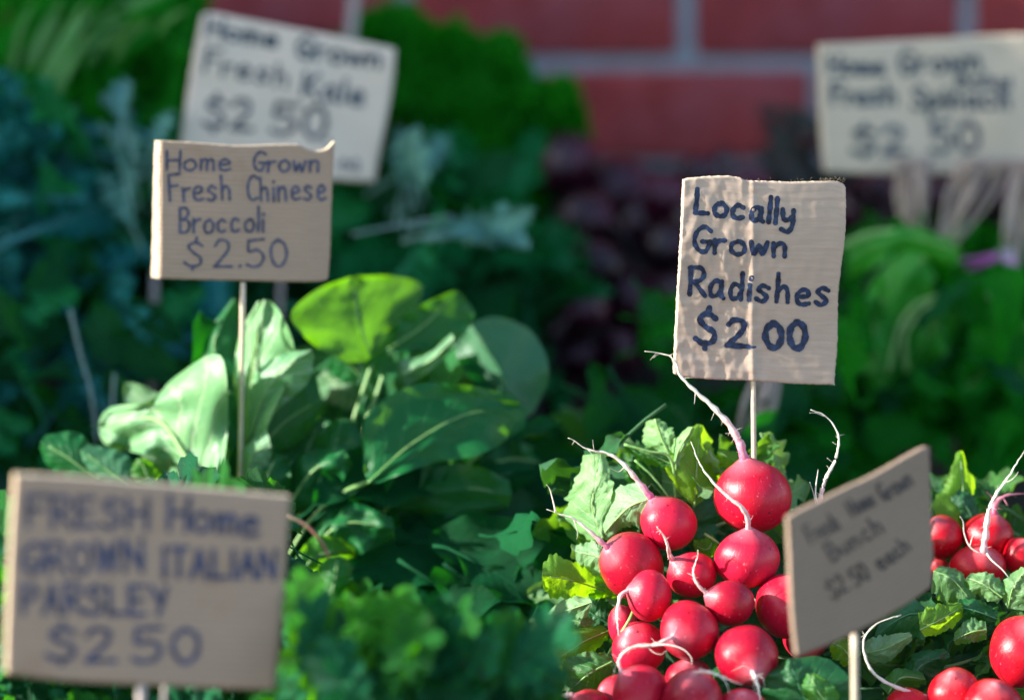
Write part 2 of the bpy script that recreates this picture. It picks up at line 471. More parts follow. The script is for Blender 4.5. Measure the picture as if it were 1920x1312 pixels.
# bricks above and below that belt, never in the picture, in one piece
far = MB(); import itertools
for r in list(range(-11, -4)) + list(range(4, 9)):
    for c in range(-7, 9):
        x = pj.x + c * BW + BW / 2 + (BW * 0.47 if r % 2 else 0); z = zj + r * BH + BH / 2
        far.box((x - (BW - BJ) / 2, WY, z - (BH - BJ) / 2), (x + (BW - BJ) / 2, WY + 0.1, z + (BH - BJ) / 2))
tag(far.build('brick_courses', M['brick'], wall, smooth=False), kind='stuff')

# unseen side wall added on the left to keep the sun off the back rows
XL, YF = -1.55, 1.23
side = empty('side_wall', (XL, YF, 0), 'brick side wall of the shop standing left of the stall', 'wall')
m = MB(); m.box((XL - 0.22, YF, 0.002), (XL - 0.006, WY + 0.24, 2.06)); m.build('mortar', M['mortar'], side, smooth=False)
m = MB()
for r in range(0, 23):
    y = YF + 0.01 + (0.12 if r % 2 else 0)
    while y < WY - 0.1:
        m.box((XL - 0.1, y, 0.02 + r * BH), (XL, y + BW - BJ, 0.02 + r * BH + BH - BJ)); y += BW
tag(m.build('brick_courses', M['brick'], side, smooth=False), kind='stuff')

tb = empty('display_table', (0, 1.7, 0), 'long display table under a dark green cloth holding all the vegetables', 'table')
m = MB(); m.box((-1.35, 0.95, 0.84), (1.6, 2.38, 0.88)); m.build('table_top', M['crate'], tb, smooth=False)
for x in (-1.25, 1.5):
    for y in (1.05, 2.28):
        m = MB(); m.box((x - .03, y - .03, 0.004), (x + .03, y + .03, 0.839)); m.build('leg', M['crate'], tb, smooth=False)
# cloth with a folded front skirt
V, Fc, n = [], [], 160
prof = [(2.36, 0.884), (1.6, 0.884), (0.945, 0.884), (0.938, 0.86), (0.935, 0.7), (0.93, 0.45), (0.925, 0.2)]
for i in range(n + 1):
    x = -1.37 + 2.99 * i / n
    for j, (y, z) in enumerate(prof):
        fold = 0 if j < 3 else (0.012 * (j - 2) * math.sin(i * 0.9 + 1.5 * math.sin(i * .23)))
        V.append((x, y - abs(fold) * .5 - fold * .5, z))
for i in range(n):
    for j in range(len(prof) - 1):
        a = i * len(prof) + j
        Fc.append((a, a + 1, a + len(prof) + 1, a + len(prof)))
link('cloth', mkmesh('cloth', V, Fc, [(0, 0)] * len(V)), M['cloth'], tb)

def crate(x0, y0, x1, y1, z0, z1, label):
    e = empty('produce_crate', ((x0 + x1) / 2, (y0 + y1) / 2, z0), label, 'crate', 'black crates under the produce')
    t = 0.006
    m = MB(); m.box((x0, y0, z0), (x1, y1, z0 + t)); m.build('base', M['crate'], e, smooth=False)
    for a, b_ in (((x0, y0, z0 + t), (x1, y0 + t, z1)), ((x0, y1 - t, z0 + t), (x1, y1, z1)),
                  ((x0, y0 + t, z0 + t), (x0 + t, y1 - t, z1)), ((x1 - t, y0 + t, z0 + t), (x1, y1 - t, z1))):
        m = MB(); m.box(a, b_); m.build('side_panel', M['crate'], e, smooth=False)
    return e
crate(-0.95, 1.72, -0.46, 2.20, 0.89, 1.02, 'black plastic crate beneath the strap leaves and blue kale at the left')
crate(-0.44, 1.72, 0.02, 2.20, 0.89, 1.02, 'black plastic crate beneath the curly parsley')
crate(0.04, 1.82, 0.40, 2.25, 0.89, 0.94, 'low black plastic crate beneath the beetroots')

crate(-0.95, 2.215, -0.56, 2.37, 0.885, 1.14, 'tall black crate against the wall behind the strap leaves')  # backing crates added so the gaps between leaves go black
crate(-0.55, 2.215, -0.15, 2.37, 0.885, 1.14, 'tall black crate against the wall behind the kale sign')
crate(-0.14, 2.26, 0.66, 2.37, 0.885, 1.025, 'long low black crate against the wall behind the beetroots')

# ------------------------------------------------------------------ cardboard signs
GL = {
 'H': [[(0, 1), (.02, .5), (.03, 0)], [(.5, 1), (.49, .5), (.5, 0)], [(.02, .5), (.5, .52)]],
 'o': [[(.25, .56), (.06, .42), (.04, .16), (.2, .0), (.4, .08), (.45, .34), (.3, .55), (.22, .55)]],
 'm': [[(0, .55), (.02, 0)], [(.02, .36), (.12, .54), (.22, .48), (.24, 0)], [(.24, .38), (.36, .56), (.46, .46), (.48, 0)]],
 'e': [[(.03, .28), (.2, .3), (.38, .36), (.32, .54), (.15, .55), (.03, .36), (.04, .12), (.18, 0), (.42, .07)]],
 'G': [[(.5, .86), (.3, 1), (.08, .78), (.02, .38), (.16, .06), (.36, .04), (.48, .38)], [(.24, .42), (.56, .42)]],
 'r': [[(0, .55), (.02, 0)], [(.02, .32), (.12, .5), (.30, .54)]],
 'w': [[(0, .55), (.1, .03), (.25, .42), (.38, .03), (.5, .55)]],
 'n': [[(0, .55), (.02, 0)], [(.02, .36), (.18, .56), (.33, .46), (.36, 0)]],
 'F': [[(0, 1), (.03, 0)], [(0, 1), (.5, 1.03)], [(.02, .55), (.38, .58)]],
 's': [[(.36, .5), (.18, .58), (.04, .44), (.2, .3), (.34, .16), (.18, 0), (.0, .08)]],
 'h': [[(0, 1), (.02, .5), (.02, 0)], [(.02, .35), (.18, .56), (.33, .44), (.36, 0)]],
 'C': [[(.5, .86), (.3, 1), (.08, .78), (.02, .38), (.18, .04), (.5, .12)]],
 'i': [[(0, .55), (.02, 0)], [(.01, .76), (.03, .82)]],
 'B': [[(0, 1), (.03, 0)], [(0, 1), (.28, 1), (.38, .8), (.26, .58), (.03, .52)], [(.03, .52), (.34, .5), (.45, .26), (.3, .02), (.03, 0)]],
 'c': [[(.36, .48), (.2, .57), (.04, .4), (.05, .12), (.2, 0), (.38, .08)]],
 'l': [[(0, 1), (.02, .5), (.03, 0)]],
 'L': [[(0, 1), (.02, .5), (.02, .02)], [(.02, .02), (.45, .05)]],
 'a': [[(.36, .5), (.18, .57), (.03, .34), (.1, .03), (.28, .08), (.36, .3)], [(.37, .56), (.38, .08), (.46, 0)]],
 'y': [[(0, .55), (.05, .2), (.2, .12), (.36, .28)], [(.38, .56), (.38, -.08), (.25, -.34), (.02, -.26)]],
 'R': [[(0, 1), (.03, 0)], [(-.04, .97), (.3, 1), (.42, .78), (.3, .55), (.04, .48)], [(.14, .48), (.5, 0)]],
 'd': [[(.34, .48), (.16, .55), (.03, .3), (.1, .02), (.3, .08), (.36, .25)], [(.37, 1), (.38, .5), (.38, 0)]],
 '$': [[(.45, .8), (.25, .92), (.06, .75), (.2, .55), (.42, .38), (.42, .14), (.2, .03), (0, .15)], [(.26, 1.08), (.25, .9)], [(.24, .06), (.24, -.1)]],
 '2': [[(.03, .78), (.15, .97), (.35, .93), (.4, .7), (.25, .38), (.02, .03)], [(.02, .03), (.5, .04)]],
 '5': [[(.06, .95), (.46, .98)], [(.06, .95), (.06, .55), (.28, .6), (.45, .36), (.36, .08), (.16, 0), (0, .08)]],
 '0': [[(.24, .98), (.06, .78), (.02, .4), (.14, .04), (.32, .04), (.44, .4), (.38, .82), (.2, .98)]],
 '.': [[(0.02, .0), (.05, .04)]],
 '_': [[(0, 0), (.2, .02)]],
 'E': [[(0, 1), (.02, 0)], [(0, 1), (.4, 1)], [(.02, .5), (.34, .52)], [(.02, 0), (.42, .02)]],
 'S': [[(.42, .85), (.24, 1), (.05, .8), (.2, .55), (.4, .35), (.34, .08), (.14, 0), (0, .12)]],
 'O': [[(.24, .98), (.05, .78), (.02, .4), (.14, .04), (.34, .04), (.46, .4), (.4, .82), (.2, .98)]],
 'W': [[(0, 1), (.12, 0)], [(.12, 0), (.26, .8)], [(.26, .8), (.4, 0)], [(.4, 0), (.52, 1)]],
 'N': [[(0, 0), (.02, 1)], [(.02, 1), (.42, 0)], [(.42, 0), (.44, 1)]],
 'I': [[(.02, 1), (.04, 0)]],
 'T': [[(.22, 1), (.22, 0)], [(0, 1), (.46, 1)]],
 'A': [[(0, 0), (.22, 1)], [(.22, 1), (.44, 0)], [(.08, .38), (.36, .38)]],
 'P': [[(0, 1), (.02, 0)], [(0, 1), (.34, .98), (.42, .76), (.3, .54), (.02, .5)]],
 'Y': [[(0, 1), (.22, .5)], [(.44, 1), (.2, 0)]],
 'K': [[(0, 1), (.02, 0)], [(.42, 1), (.04, .45)], [(.1, .52), (.46, 0)]],
 'p': [[(0, .55), (.02, -.4)], [(.02, .42), (.2, .56), (.36, .36), (.26, .04), (.02, .08)]],
 'b': [[(0, 1), (.02, 0)], [(.02, .38), (.2, .55), (.38, .3), (.24, .02), (.02, .05)]],
 'u': [[(0, .55), (.04, .1), (.2, .02), (.34, .2)], [(.36, .55), (.38, 0)]],
 't': [[(.12, .9), (.14, .1), (.28, .02)], [(0, .6), (.28, .62)]],
}
GW = {'m': .5, 'w': .52, 'i': .06, 'l': .06, 'I': .08, '.': .06, 'r': .3, 'W': .54, 't': .28, '_': .2}

class Sign:
    def __init__(s, cpx, D, yaw, pitch, label, disp=None, group='cardboard price signs on skewers'):
        s.c = P(cpx[0], cpx[1], D)
        s.n = (Matrix.Rotation(rad(yaw), 3, 'Z') @ Matrix.Rotation(rad(pitch), 3, 'X')) @ Vector((0, -1, 0))
        s.ax = s.n.cross(Vector((0, 0, 1))).normalized() * -1
        if s.ax.x < 0: s.ax = -s.ax
        s.ay = s.n.cross(s.ax).normalized()
        if s.ay.z < 0: s.ay = -s.ay
        s.disp = disp or (lambda x, y: 0.0)
        s.label, s.group = label, group
        s.D = D
    def hit(s, px, py):
        r = (RT * ((px - 960) / FPX) + UP * ((656 - py) / FPX) + FW)
        t = (s.c - CAM).dot(s.n) / r.dot(s.n)
        return CAM + r * t
    def pt(s, px, py, h=0.0):
        q = s.hit(px, py) - s.c
        x, y = q.dot(s.ax), q.dot(s.ay)
        return s.c + s.ax * x + s.ay * y + s.n * (s.disp(x, y) + h)
    def panel(s, top, right, bottom, left, mat, thick=0.0035, n=48, jit=0.5, seed=0, edge='card_edge'):
        """top, bottom: left to right; left, right: top to bottom, in picture coordinates"""
        rn = random.Random(seed)
        s.root = empty('price_sign', s.c, s.label, 'sign', s.group)
        T, B, L, R = crom(top, n + 1), crom(bottom, n + 1), crom(left, n + 1), crom(right, n + 1)
        for E_ in (T, B):
            for i in range(1, n): E_[i][1] += rn.uniform(-jit, jit)
        for E_ in (L, R):
            for i in range(1, n): E_[i][0] += rn.uniform(-jit, jit)
        V, Fc, UV = [], [], []
        for h in (0, 1):
            for i in range(n + 1):
                u = i / n
                for j in range(n + 1):
                    v = j / n
                    q = (1 - v) * T[i] + v * B[i] + (1 - u) * L[j] + u * R[j] - ((1 - u) * (1 - v) * T[0] + u * (1 - v) * T[n] + (1 - u) * v * B[0] + u * v * B[n])
                    V.append(s.pt(q[0], q[1], -thick * h))
                    UV.append((u, 1 - v))
        N = (n + 1) ** 2
        id_ = lambda i, j: i * (n + 1) + j
        for i in range(n):
            for j in range(n):
                a, b_, c, d = id_(i, j), id_(i, j + 1), id_(i + 1, j + 1), id_(i + 1, j)
                Fc.append((a, b_, c, d)); Fc.append((N + d, N + c, N + b_, N + a))
        nf = len(Fc)
        ring = [id_(i, 0) for i in range(n)] + [id_(n, j) for j in range(n)] + [id_(i, n) for i in range(n, 0, -1)] + [id_(0, j) for j in range(n, 0, -1)]
        for a, b_ in zip(ring, ring[1:] + ring[:1]):
            Fc.append((a, b_, b_ + N, a + N))
        me = mkmesh('cardboard', V, Fc, UV)
        me.materials.append(mat); me.materials.append(M[edge])
        mi = [0] * nf + [1] * (len(Fc) - nf)
        me.polygons.foreach_set('material_index', mi)
        me.polygons.foreach_set('use_smooth', [i < nf for i in range(len(Fc))])
        o = link('cardboard', me, None, s.root)
        s.mb = MB(); s.k = 0
        return s
    def stroke(s, pts, wpx, rn):
        """pts in picture coordinates; a flat pen line of width wpx, slightly uneven"""
        P2 = crom(pts, max(4, 5 * len(pts)))
        s.k += 1
        h0 = 0.00018 + (s.k % 24) * 0.000012
        n = len(P2); V, Fc = [], []
        ph = rn.uniform(0, 6)
        for i in range(n):
            t = P2[min(i + 1, n - 1)] - P2[max(i - 1, 0)]
            t = t / (np.linalg.norm(t) + 1e-9)
            nn = np.array([-t[1], t[0]])
            ww = wpx * 0.5 * (1 + 0.14 * math.sin(ph + i * 0.9) + 0.06 * math.sin(i * 2.3))
            for sgn in (-1, 1):
                q = P2[i] + nn * ww * sgn
                V.append(s.pt(q[0], q[1], h0 + i * 0.0000008))
        for i in range(n - 1):
            Fc.append((2 * i, 2 * i + 1, 2 * i + 3, 2 * i + 2))
        s.mb.add(V, Fc)
        for e, sg in ((0, -1), (n - 1, 1)):          # round pen ends
            t = (P2[1] - P2[0]) if e == 0 else (P2[-1] - P2[-2])
            t = t / (np.linalg.norm(t) + 1e-9) * sg
            a0 = math.atan2(t[1], t[0])
            ww = np.linalg.norm(np.array([0, wpx * 0.5])) * 0.98
            VV = [s.pt(P2[e][0], P2[e][1], h0 + 0.000006 + e * 0.0000008)]
            for k in range(9):
                a = a0 - math.pi / 2 + math.pi * k / 8
                VV.append(s.pt(P2[e][0] + math.cos(a) * ww, P2[e][1] + math.sin(a) * ww, h0 + 0.000006 + e * 0.0000008))
            s.mb.add(VV, [(0, k, k + 1) for k in range(1, 9)])
    def word(s, txt, x0, y0, x1, y1, h, wpx, slant=0.0, seed=0):
        """baseline from (x0,y0) to (x1,y1), capital height h, all in picture coordinates"""
        rn = random.Random(hash((txt, int(x0))) % 9999 if False else sum(map(ord, txt)) + int(x0) + seed)
        gap = 0.17
        tot = sum(GW.get(c, .46) for c in txt) + gap * (len(txt) - 1)
        L = math.hypot(x1 - x0, y1 - y0); ux, uy = (x1 - x0) / L, (y1 - y0) / L
        k = L / tot
        cx = 0
        for c in txt:
            dy = rn.uniform(-.03, .03) * h; sz = h * rn.uniform(.95, 1.05)
            for st in GL[c]:
                pts = []
                for (gx, gy) in st:
                    a = (cx + gx) * k + gy * sz * slant + rn.uniform(-.012, .012) * h
                    b_ = gy * sz + dy + rn.uniform(-.012, .012) * h
                    pts.append((x0 + ux * a + uy * b_, y0 + uy * a - ux * b_))
                s.stroke(pts, wpx, rn)
            cx += GW.get(c, .46) + gap
    def ink(s, mat):
        s.mb.build('lettering', mat, s.root, smooth=False)
    def skewer(s, x0, y0, x1, y1, wpx, mat, back=0.0, extend=0.0):
        a, b_ = s.pt(x0, y0, -back), s.pt(x1, y1, -back)
        b_ = b_ + (b_ - a).normalized() * extend
        r = wpx / 2 * s.D / FPX
        pts = [a.lerp(b_, t / 12) for t in range(13)]
        rn = random.Random(int(x0))
        m_ = MB(); m_.tube(pts, [r * rn.uniform(.94, 1.05) for _ in pts], 10)
        m_.build('skewer', mat, s.root)

# radish sign: crumpled, with the skewer pushed up inside
def disp_rad(x, y):
    lw = max(0.0, min(1.0, 0.5 - (x - 0.002) / 0.02))
    v = Vector((x * 210, y * 120, 3.1))
    a = noise.noise(v) * 0.0006 + noise.noise(Vector((x * 420, y * 300, 9))) * 0.00028
    r1 = abs(noise.noise(Vector((x * 150 + 5, y * 95, 1.7)))) * 0.0011
    ridge = 0.0011 * math.exp(-((x - SKX) / 0.0016) ** 2) * (0.5 + 0.5 * noise.noise(Vector((1, y * 90, 2)))+.25)
    broad = 0.0007 * math.sin(x * 55 + 1.0) + 0.0008 * math.sin(y * 70)
    fl = 0.00003 * math.sin(y * 2 * math.pi / 0.0046)
    return (a - r1) * (0.16 + 0.60 * lw) + ridge + broad + fl
SKX = 0.0
S1 = Sign((1425, 528), 1.292, 9, -5, 'creased cardboard sign reading Locally Grown Radishes $2.00 above the pink radishes', disp_rad)
q = S1.hit(1411, 600) - S1.c; SKX = q.dot(S1.ax)
S1.panel(top=[(1283, 338), (1300, 335), (1350, 331), (1385, 333), (1400, 339), (1450, 341), (1500, 342), (1560, 340), (1580, 344), (1586, 352)],
         right=[(1586, 352), (1584, 440), (1577, 500), (1572, 560), (1571, 640), (1564, 721)],
         bottom=[(1266, 702), (1290, 708), (1350, 712), (1420, 714), (1490, 719), (1564, 721)],
         left=[(1283, 338), (1279, 420), (1274, 520), (1270, 610), (1266, 702)], mat=M['card_crease'], n=96, jit=0.7)
lw = 9.3
S1.word('Locally', 1302, 400, 1488, 420, 46, lw, 0.02)
S1.word('Grown', 1300, 472, 1476, 481, 46, lw * .95)
S1.word('Radishes', 1292, 552, 1556, 574, 52, lw * .95)
S1.word('$', 1304, 645, 1340, 648, 62, lw * 1.2)
S1.word('2', 1362, 650, 1398, 652, 54, lw * 1.15)
S1.word('_', 1402, 651, 1416, 650, 10, 4)
S1.word('00', 1434, 650, 1510, 652, 48, lw * 1.35)
S1.ink(M['ink_navy'])
S1.skewer(1413, 640, 1415, 900, 10, M['skewer'], 0.0016, 0.10)
# torn fibres on the top edge
m = MB(); rn = random.Random(5)
for i in range(70):
    x = rn.choice([rn.uniform(1283, 1586), rn.uniform(1540, 1586)]); y = 340 + rn.uniform(-4, 4)
    a = S1.pt(x, y, -0.001); b_ = S1.pt(x + rn.uniform(-6, 6), y - rn.uniform(1, 6), rn.uniform(-.002, .001))
    m.tube([a, a.lerp(b_, .6) + Vector((0, 0, .0002)), b_], [.00012, .0001, .00005], 4)
m.build('torn_fibres', M['card_edge'], S1.root)

dsp = lambda k, sd: (lambda x, y: k * (noise.noise(Vector((x * 30, y * 30, sd))) * 0.0016 + 0.0008 * math.sin(x * 40 + sd) + .00012 * noise.noise(Vector((x * 200, y * 300, sd)))))
S2 = Sign((455, 395), 1.385, 17, -4, 'brown cardboard sign reading Home Grown Fresh Chinese Broccoli $2.50', dsp(1, 1))
S2.panel(top=[(301, 265), (340, 267), (400, 271), (450, 274), (520, 272), (560, 272), (575, 279), (595, 284), (612, 280), (621, 271), (627, 266)],
         right=[(627, 266), (624, 330), (621, 400), (619, 470), (615, 520)],
         bottom=[(299, 523), (380, 525), (460, 526), (540, 528), (605, 527), (615, 520)],
         left=[(301, 265), (302, 340), (300, 430), (299, 523)], mat=M['card'], n=56, jit=0.4, seed=1)
V, Fc, UV = [], [], []
for i in range(21):
    t = i / 20
    for k, (xt, xb, back) in enumerate(((300, 298, 0.0004), (297, 294, 0.0020), (293, 286, 0.0042))):
        V.append(S2.pt(xt * (1 - t) + xb * t + math.sin(i * 1.9) * .5, 265 * (1 - t) + 523 * t, -back)); UV.append((k / 2 * .05, 1 - t))
for i in range(20):
    for k in range(2):
        a = i * 3 + k; Fc.append((a, a + 1, a + 4, a + 3))
link('folded_edge', mkmesh('folded_edge', V, Fc, UV), M['card_edge'], S2.root)
w2 = 5.2
S2.word('Home', 312, 320, 433, 320, 38, w2, .03)
S2.word('Grown', 474, 321, 600, 323, 38, w2, .03)
S2.word('Fresh', 318, 378, 434, 375, 46, w2)
S2.word('Chinese', 464, 378, 612, 374, 46, w2)
S2.word('Broccoli', 336, 436, 494, 434, 44, w2, .05)
S2.word('$', 345, 500, 376, 503, 50, w2)
S2.word('2', 400, 500, 432, 500, 50, w2)
S2.word('.', 448, 500, 451, 500, 40, w2 + 1)
S2.word('50', 462, 500, 538, 499, 50, w2)
S2.ink(M['ink_blue'])
S2.skewer(456, 530, 450, 925, 10, M['skewer'], 0.001, 0.08)

S3 = Sign((275, 1090), 1.035, 21, 0, 'large blurred cardboard sign reading Fresh Home Grown Italian Parsley $2 50', dsp(.5, 2))
S3.panel(top=[(28, 890), (150, 896), (300, 910), (430, 922), (545, 932)], right=[(545, 932), (536, 1050), (530, 1180), (517, 1293)],
         bottom=[(12, 1262), (120, 1275), (260, 1282), (400, 1290), (517, 1293)], left=[(28, 890), (22, 1000), (16, 1130), (12, 1262)], mat=M['card'], n=40, jit=0.5, seed=2)
w3 = 10
S3.word('FRESH', 50, 985, 272, 990, 56, w3)
S3.word('Home', 314, 990, 484, 1003, 62, w3)
S3.word('GROWN', 42, 1075, 268, 1068, 56, w3)
S3.word('ITALIAN', 306, 1080, 516, 1085, 52, w3)
S3.word('PARSLEY', 42, 1148, 312, 1150, 52, w3)
S3.word('$2', 88, 1238, 210, 1238, 66, w3)
S3.word('50', 248, 1238, 374, 1240, 66, w3)
S3.ink(M['ink_blue'])
S3.skewer(268, 1280, 266, 1330, 19, M['skewer_grey'], 0.0018, 0.06)
S3.skewer(314, 1284, 312, 1330, 9, M['skewer_grey'], 0.004, 0.06)

S4 = Sign((540, 190), 1.72, 12, -6, 'pale tilted cardboard sign reading Home Grown Fresh Kale $2 50', dsp(1.2, 3))
S4.panel(top=[(378, 28), (400, 24), (450, 34), (560, 55), (660, 74), (742, 92)], right=[(742, 92), (735, 170), (718, 260), (703, 342)],
         bottom=[(330, 320), (450, 326), (580, 334), (703, 342)], left=[(378, 28), (362, 110), (345, 220), (330, 320)], mat=M['card_pale'], n=40, jit=0.4, seed=3)
w4 = 9
S4.word('Home', 386, 68, 520, 90, 34, w4)
S4.word('Grown', 556, 108, 716, 128, 40, w4)
S4.word('Fresh', 380, 134, 540, 165, 42, w4 * .8)
S4.word('Kale', 566, 178, 682, 200, 44, w4)
S4.word('$2', 382, 240, 468, 246, 58, w4 * 1.1)
S4.word('50', 508, 248, 608, 262, 58, w4 * 1.1)
S4.word('.', 610, 264, 614, 264, 30, w4)
S4.word('ea', 636, 318, 672, 322, 34, w4 * .5)
S4.ink(M['ink_grey'])
S4.skewer(534, 330, 520, 720, 11, M['skewer_grey'], 0.002, 0.0)

S5 = Sign((1735, 200), 1.78, 10, -3, 'grey cardboard sign reading Home Grown Fresh Baby Spinach $2 50', dsp(1.2, 4))
S5.panel(top=[(1532, 84), (1640, 79), (1760, 73), (1860, 68), (1918, 66), (1946, 66)], right=[(1946, 66), (1944, 150), (1942, 230), (1938, 318)],
         bottom=[(1546, 322), (1650, 327), (1780, 328), (1938, 318)], left=[(1532, 84), (1535, 160), (1539, 250), (1546, 322)], mat=M['card_grey'], n=40, jit=0.4, seed=4)
S5.word('Home', 1552, 138, 1658, 138, 34, w4)
S5.word('Grown', 1688, 140, 1842, 132, 44, w4)
S5.word('Fresh', 1558, 196, 1682, 196, 38, w4)
S5.word('Baby', 1796, 166, 1896, 160, 26, w4 * .8)
S5.word('Spinach', 1712, 204, 1894, 204, 42, w4)
S5.word('$2', 1598, 290, 1696, 286, 52, w4 * 1.25)
S5.word('50', 1748, 284, 1836, 282, 56, w4 * 1.25)
S5.ink(M['ink_grey'])
S5.skewer(1912, 310, 1880, 480, 14, M['skewer_grey'], 0.004, 0.1)

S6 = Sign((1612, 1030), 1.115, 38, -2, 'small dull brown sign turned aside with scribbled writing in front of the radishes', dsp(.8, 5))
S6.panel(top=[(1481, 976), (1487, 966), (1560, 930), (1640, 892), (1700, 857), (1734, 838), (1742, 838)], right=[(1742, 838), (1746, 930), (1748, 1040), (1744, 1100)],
         bottom=[(1496, 1228), (1504, 1229), (1570, 1204), (1640, 1168), (1700, 1132), (1744, 1100)], left=[(1481, 976), (1484, 1060), (1488, 1150), (1496, 1228)], mat=M['card_dark'], n=40, jit=0.4, seed=5, edge='card_dark', thick=.002)  # cut edge takes the dull face colour to paint shade on it
S6.word('Fresh', 1522, 1018, 1578, 990, 34, 4.5)
S6.word('Home', 1600, 968, 1644, 944, 30, 5)
S6.word('Grown', 1658, 940, 1716, 908, 34, 5)
S6.word('Bunch', 1562, 1052, 1660, 995, 34, 5)
S6.word('$2', 1564, 1124, 1594, 1106, 36, 4.5)
S6.word('50', 1606, 1098, 1634, 1082, 34, 4.5)
S6.word('each', 1652, 1068, 1708, 1026, 30, 5)
S6.ink(M['ink_black'])
S6.skewer(1611, 1190, 1612, 1330, 15, M['skewer'], 0.002, 0.08)

# two bare skewers that stand among the greens
for (a, b_, D, wp, lab) in (((668, -40), (652, 110), 2.0, 22, 'thick pale stake standing against the bricks behind the kale sign'),
                            ((290, 505), (284, 800), 1.74, 15, 'thin grey skewer standing in the dark greens below the broccoli sign')):
    A, B_ = P(*a, D), P(*b_, D)
    m = MB(); pts = [A.lerp(B_, t / 8) for t in range(9)]; m.tube(pts, [wp / 2 * D / FPX] * 9, 8)
    tag(m.build('stake', M['skewer_grey']), lab, 'stake')

# ------------------------------------------------------------------ radishes
def axes_from(off):
    ox, oy = off
    l = math.hypot(ox, oy)
    if l > 0.97: ox, oy, l = ox / l * .97, oy / l * .97, .97
    return (RT * ox - UP * oy - FW * math.sqrt(max(0.02, 1 - l * l))).normalized()

def bulb(name, c, axis, rx, ry, seed, mat, parent, elong=1.0, tip=0.16, nu=26, nv=34, lump=0.032):
    rn = random.Random(seed)
    z = axis; a = z.cross(Vector((.3, .5, .8))).normalized(); b_ = z.cross(a)
    V, Fc, UV = [], [], []
    ph = [rn.uniform(0, 6.28) for _ in range(6)]
    for i in range(nu + 1):
        th = math.pi * i / nu
        for j in range(nv):
            f = 2 * math.pi * j / nv
            r = 1 + tip * math.exp(-(th / 0.26) ** 2) - 0.05 * math.exp(-((math.pi - th) / 0.3) ** 2)
            r *= 1 + lump * (math.sin(2 * f + ph[0]) * math.sin(th) + .7 * math.sin(3 * f + ph[1]) * math.sin(th) ** 2 + .8 * math.sin(2 * th + ph[2]) + .35 * math.sin(5 * f + ph[3] + 2 * th) * math.sin(th))
            d = z * (math.cos(th) * elong) + (a * math.cos(f) + b_ * math.sin(f)) * math.sin(th)
            d = d * r
            x, y, w_ = d.dot(RT) * rx, d.dot(UP) * ry, d.dot(FW) * (rx + ry) / 2
            V.append(c + RT * x + UP * y + FW * w_)
            UV.append((j / nv, i / nu))
    for i in range(nu):
        for j in range(nv):
            j2 = (j + 1) % nv
            Fc.append((i * nv + j, (i + 1) * nv + j, (i + 1) * nv + j2, i * nv + j2))
    # object origin in the bulb's centre so that object coordinates differ per bulb
    me = mkmesh(name, [v - c for v in V], Fc, UV)
    me.materials.append(mat)
    o = put(name, me, Matrix.Translation(c) @ Matrix.Rotation(0, 4, 'X'), parent)
    return V[0]

def root_mesh(pts3, r0, r1, rn, hairs=8, branches=()):
    mb = MB()
    n = len(pts3)
    rr = []
    for i in range(n):
        t = i / (n - 1)
        r = r0 * (1 - t) ** 1.5 + (r0 * 0.12) * (1 - t) * t * 2 + r1
        rr.append(r * (1 + 0.16 * math.sin(i * 1.7 + rn.random()) + rn.uniform(-.08, .08)))
    pj_ = [p + Vector([rn.uniform(-1, 1) for _ in range(3)]) * r0 * 0.13 for p in pts3]
    pj_[0] = pts3[0]
    mb.tube(pj_, rr, 9)
    for h in range(hairs):
        i = int(rn.choice([rn.uniform(0, n * .25), rn.uniform(0, n - 2)]))
        d = Vector([rn.uniform(-1, 1) for _ in range(3)]).normalized()
        L = rn.uniform(.0012, .005)
        p = pj_[i]
        pts = [p, p + d * L * .5, p + d * L + Vector((0, 0, rn.uniform(-.001, .001)))]
        V, Fc, UV = tube_data(pts, [.00011, .00009, .00004], 4)
        mb.add(V, Fc, [(u, .5) for u, v in UV])
    for br, rb in branches:
        V, Fc, UV = tube_data(br, [rb * (1 - .8 * i / (len(br) - 1)) for i in range(len(br))], 6)
        mb.add(V, Fc, [(u, .6) for u, v in UV])
    return mb

def radish(cx, cy, rx, ry, D, label, root=None, dend=0.0, r0=4.5, mat='radish', rmat='root_pink', start=None, branches=(), seed=0, elong=1.0, hairs=8, group='pink radishes in the bunches', dpath=None, tip=0.16):
    """root: picture points after the start; dend: metres towards (-) or from (+) the camera at the tip"""
    rn = random.Random(seed + int(cx * 7 + cy))
    k = D / FPX
    c = P(cx, cy, D)
    t = empty('radish', c - Vector((0, 0, ry * k)), label, 'radish', group)
    st = start or (root[0] if root else (cx + rn.uniform(-30, 10), cy - ry * .3))
    off = ((st[0] - cx) / rx, (st[1] - cy) / ry)
    ax = axes_from(off)
    tp = bulb('bulb', c, ax, rx * k, ry * k, rn.random(), M[mat], t, elong, tip=tip)
    if root:
        s_d = (tp - CAM).dot(FW)
        arr = crom(root, max(10, 5 * len(root)))
        pts = []
        n = len(arr)
        for i, q_ in enumerate(arr):
            u = i / (n - 1)
            d = (s_d + 0.0012 if i == 0 else s_d + dend * u) if dpath is None else s_d + np.interp(u, *zip(*dpath))
            pts.append(P(q_[0], q_[1], d))
        tpx = tp + (c - tp).normalized() * 0.002
        pts = [tpx] + pts[1:]
        brs = []
        for br, rb in branches:
            a_ = crom(br, 4 * len(br))
            i0 = min(range(len(arr)), key=lambda i: np.hypot(*(arr[i][:2] - np.array(br[0]))))
            d0 = (pts[i0] - CAM).dot(FW)
            brs.append(([P(q_[0], q_[1], d0 - 0.003 * i / len(a_)) for i, q_ in enumerate(a_)], rb * k))
        root_mesh(pts, r0 * k, 0.5 * k, rn, hairs, brs).build('taproot', M[rmat], t)
    return t

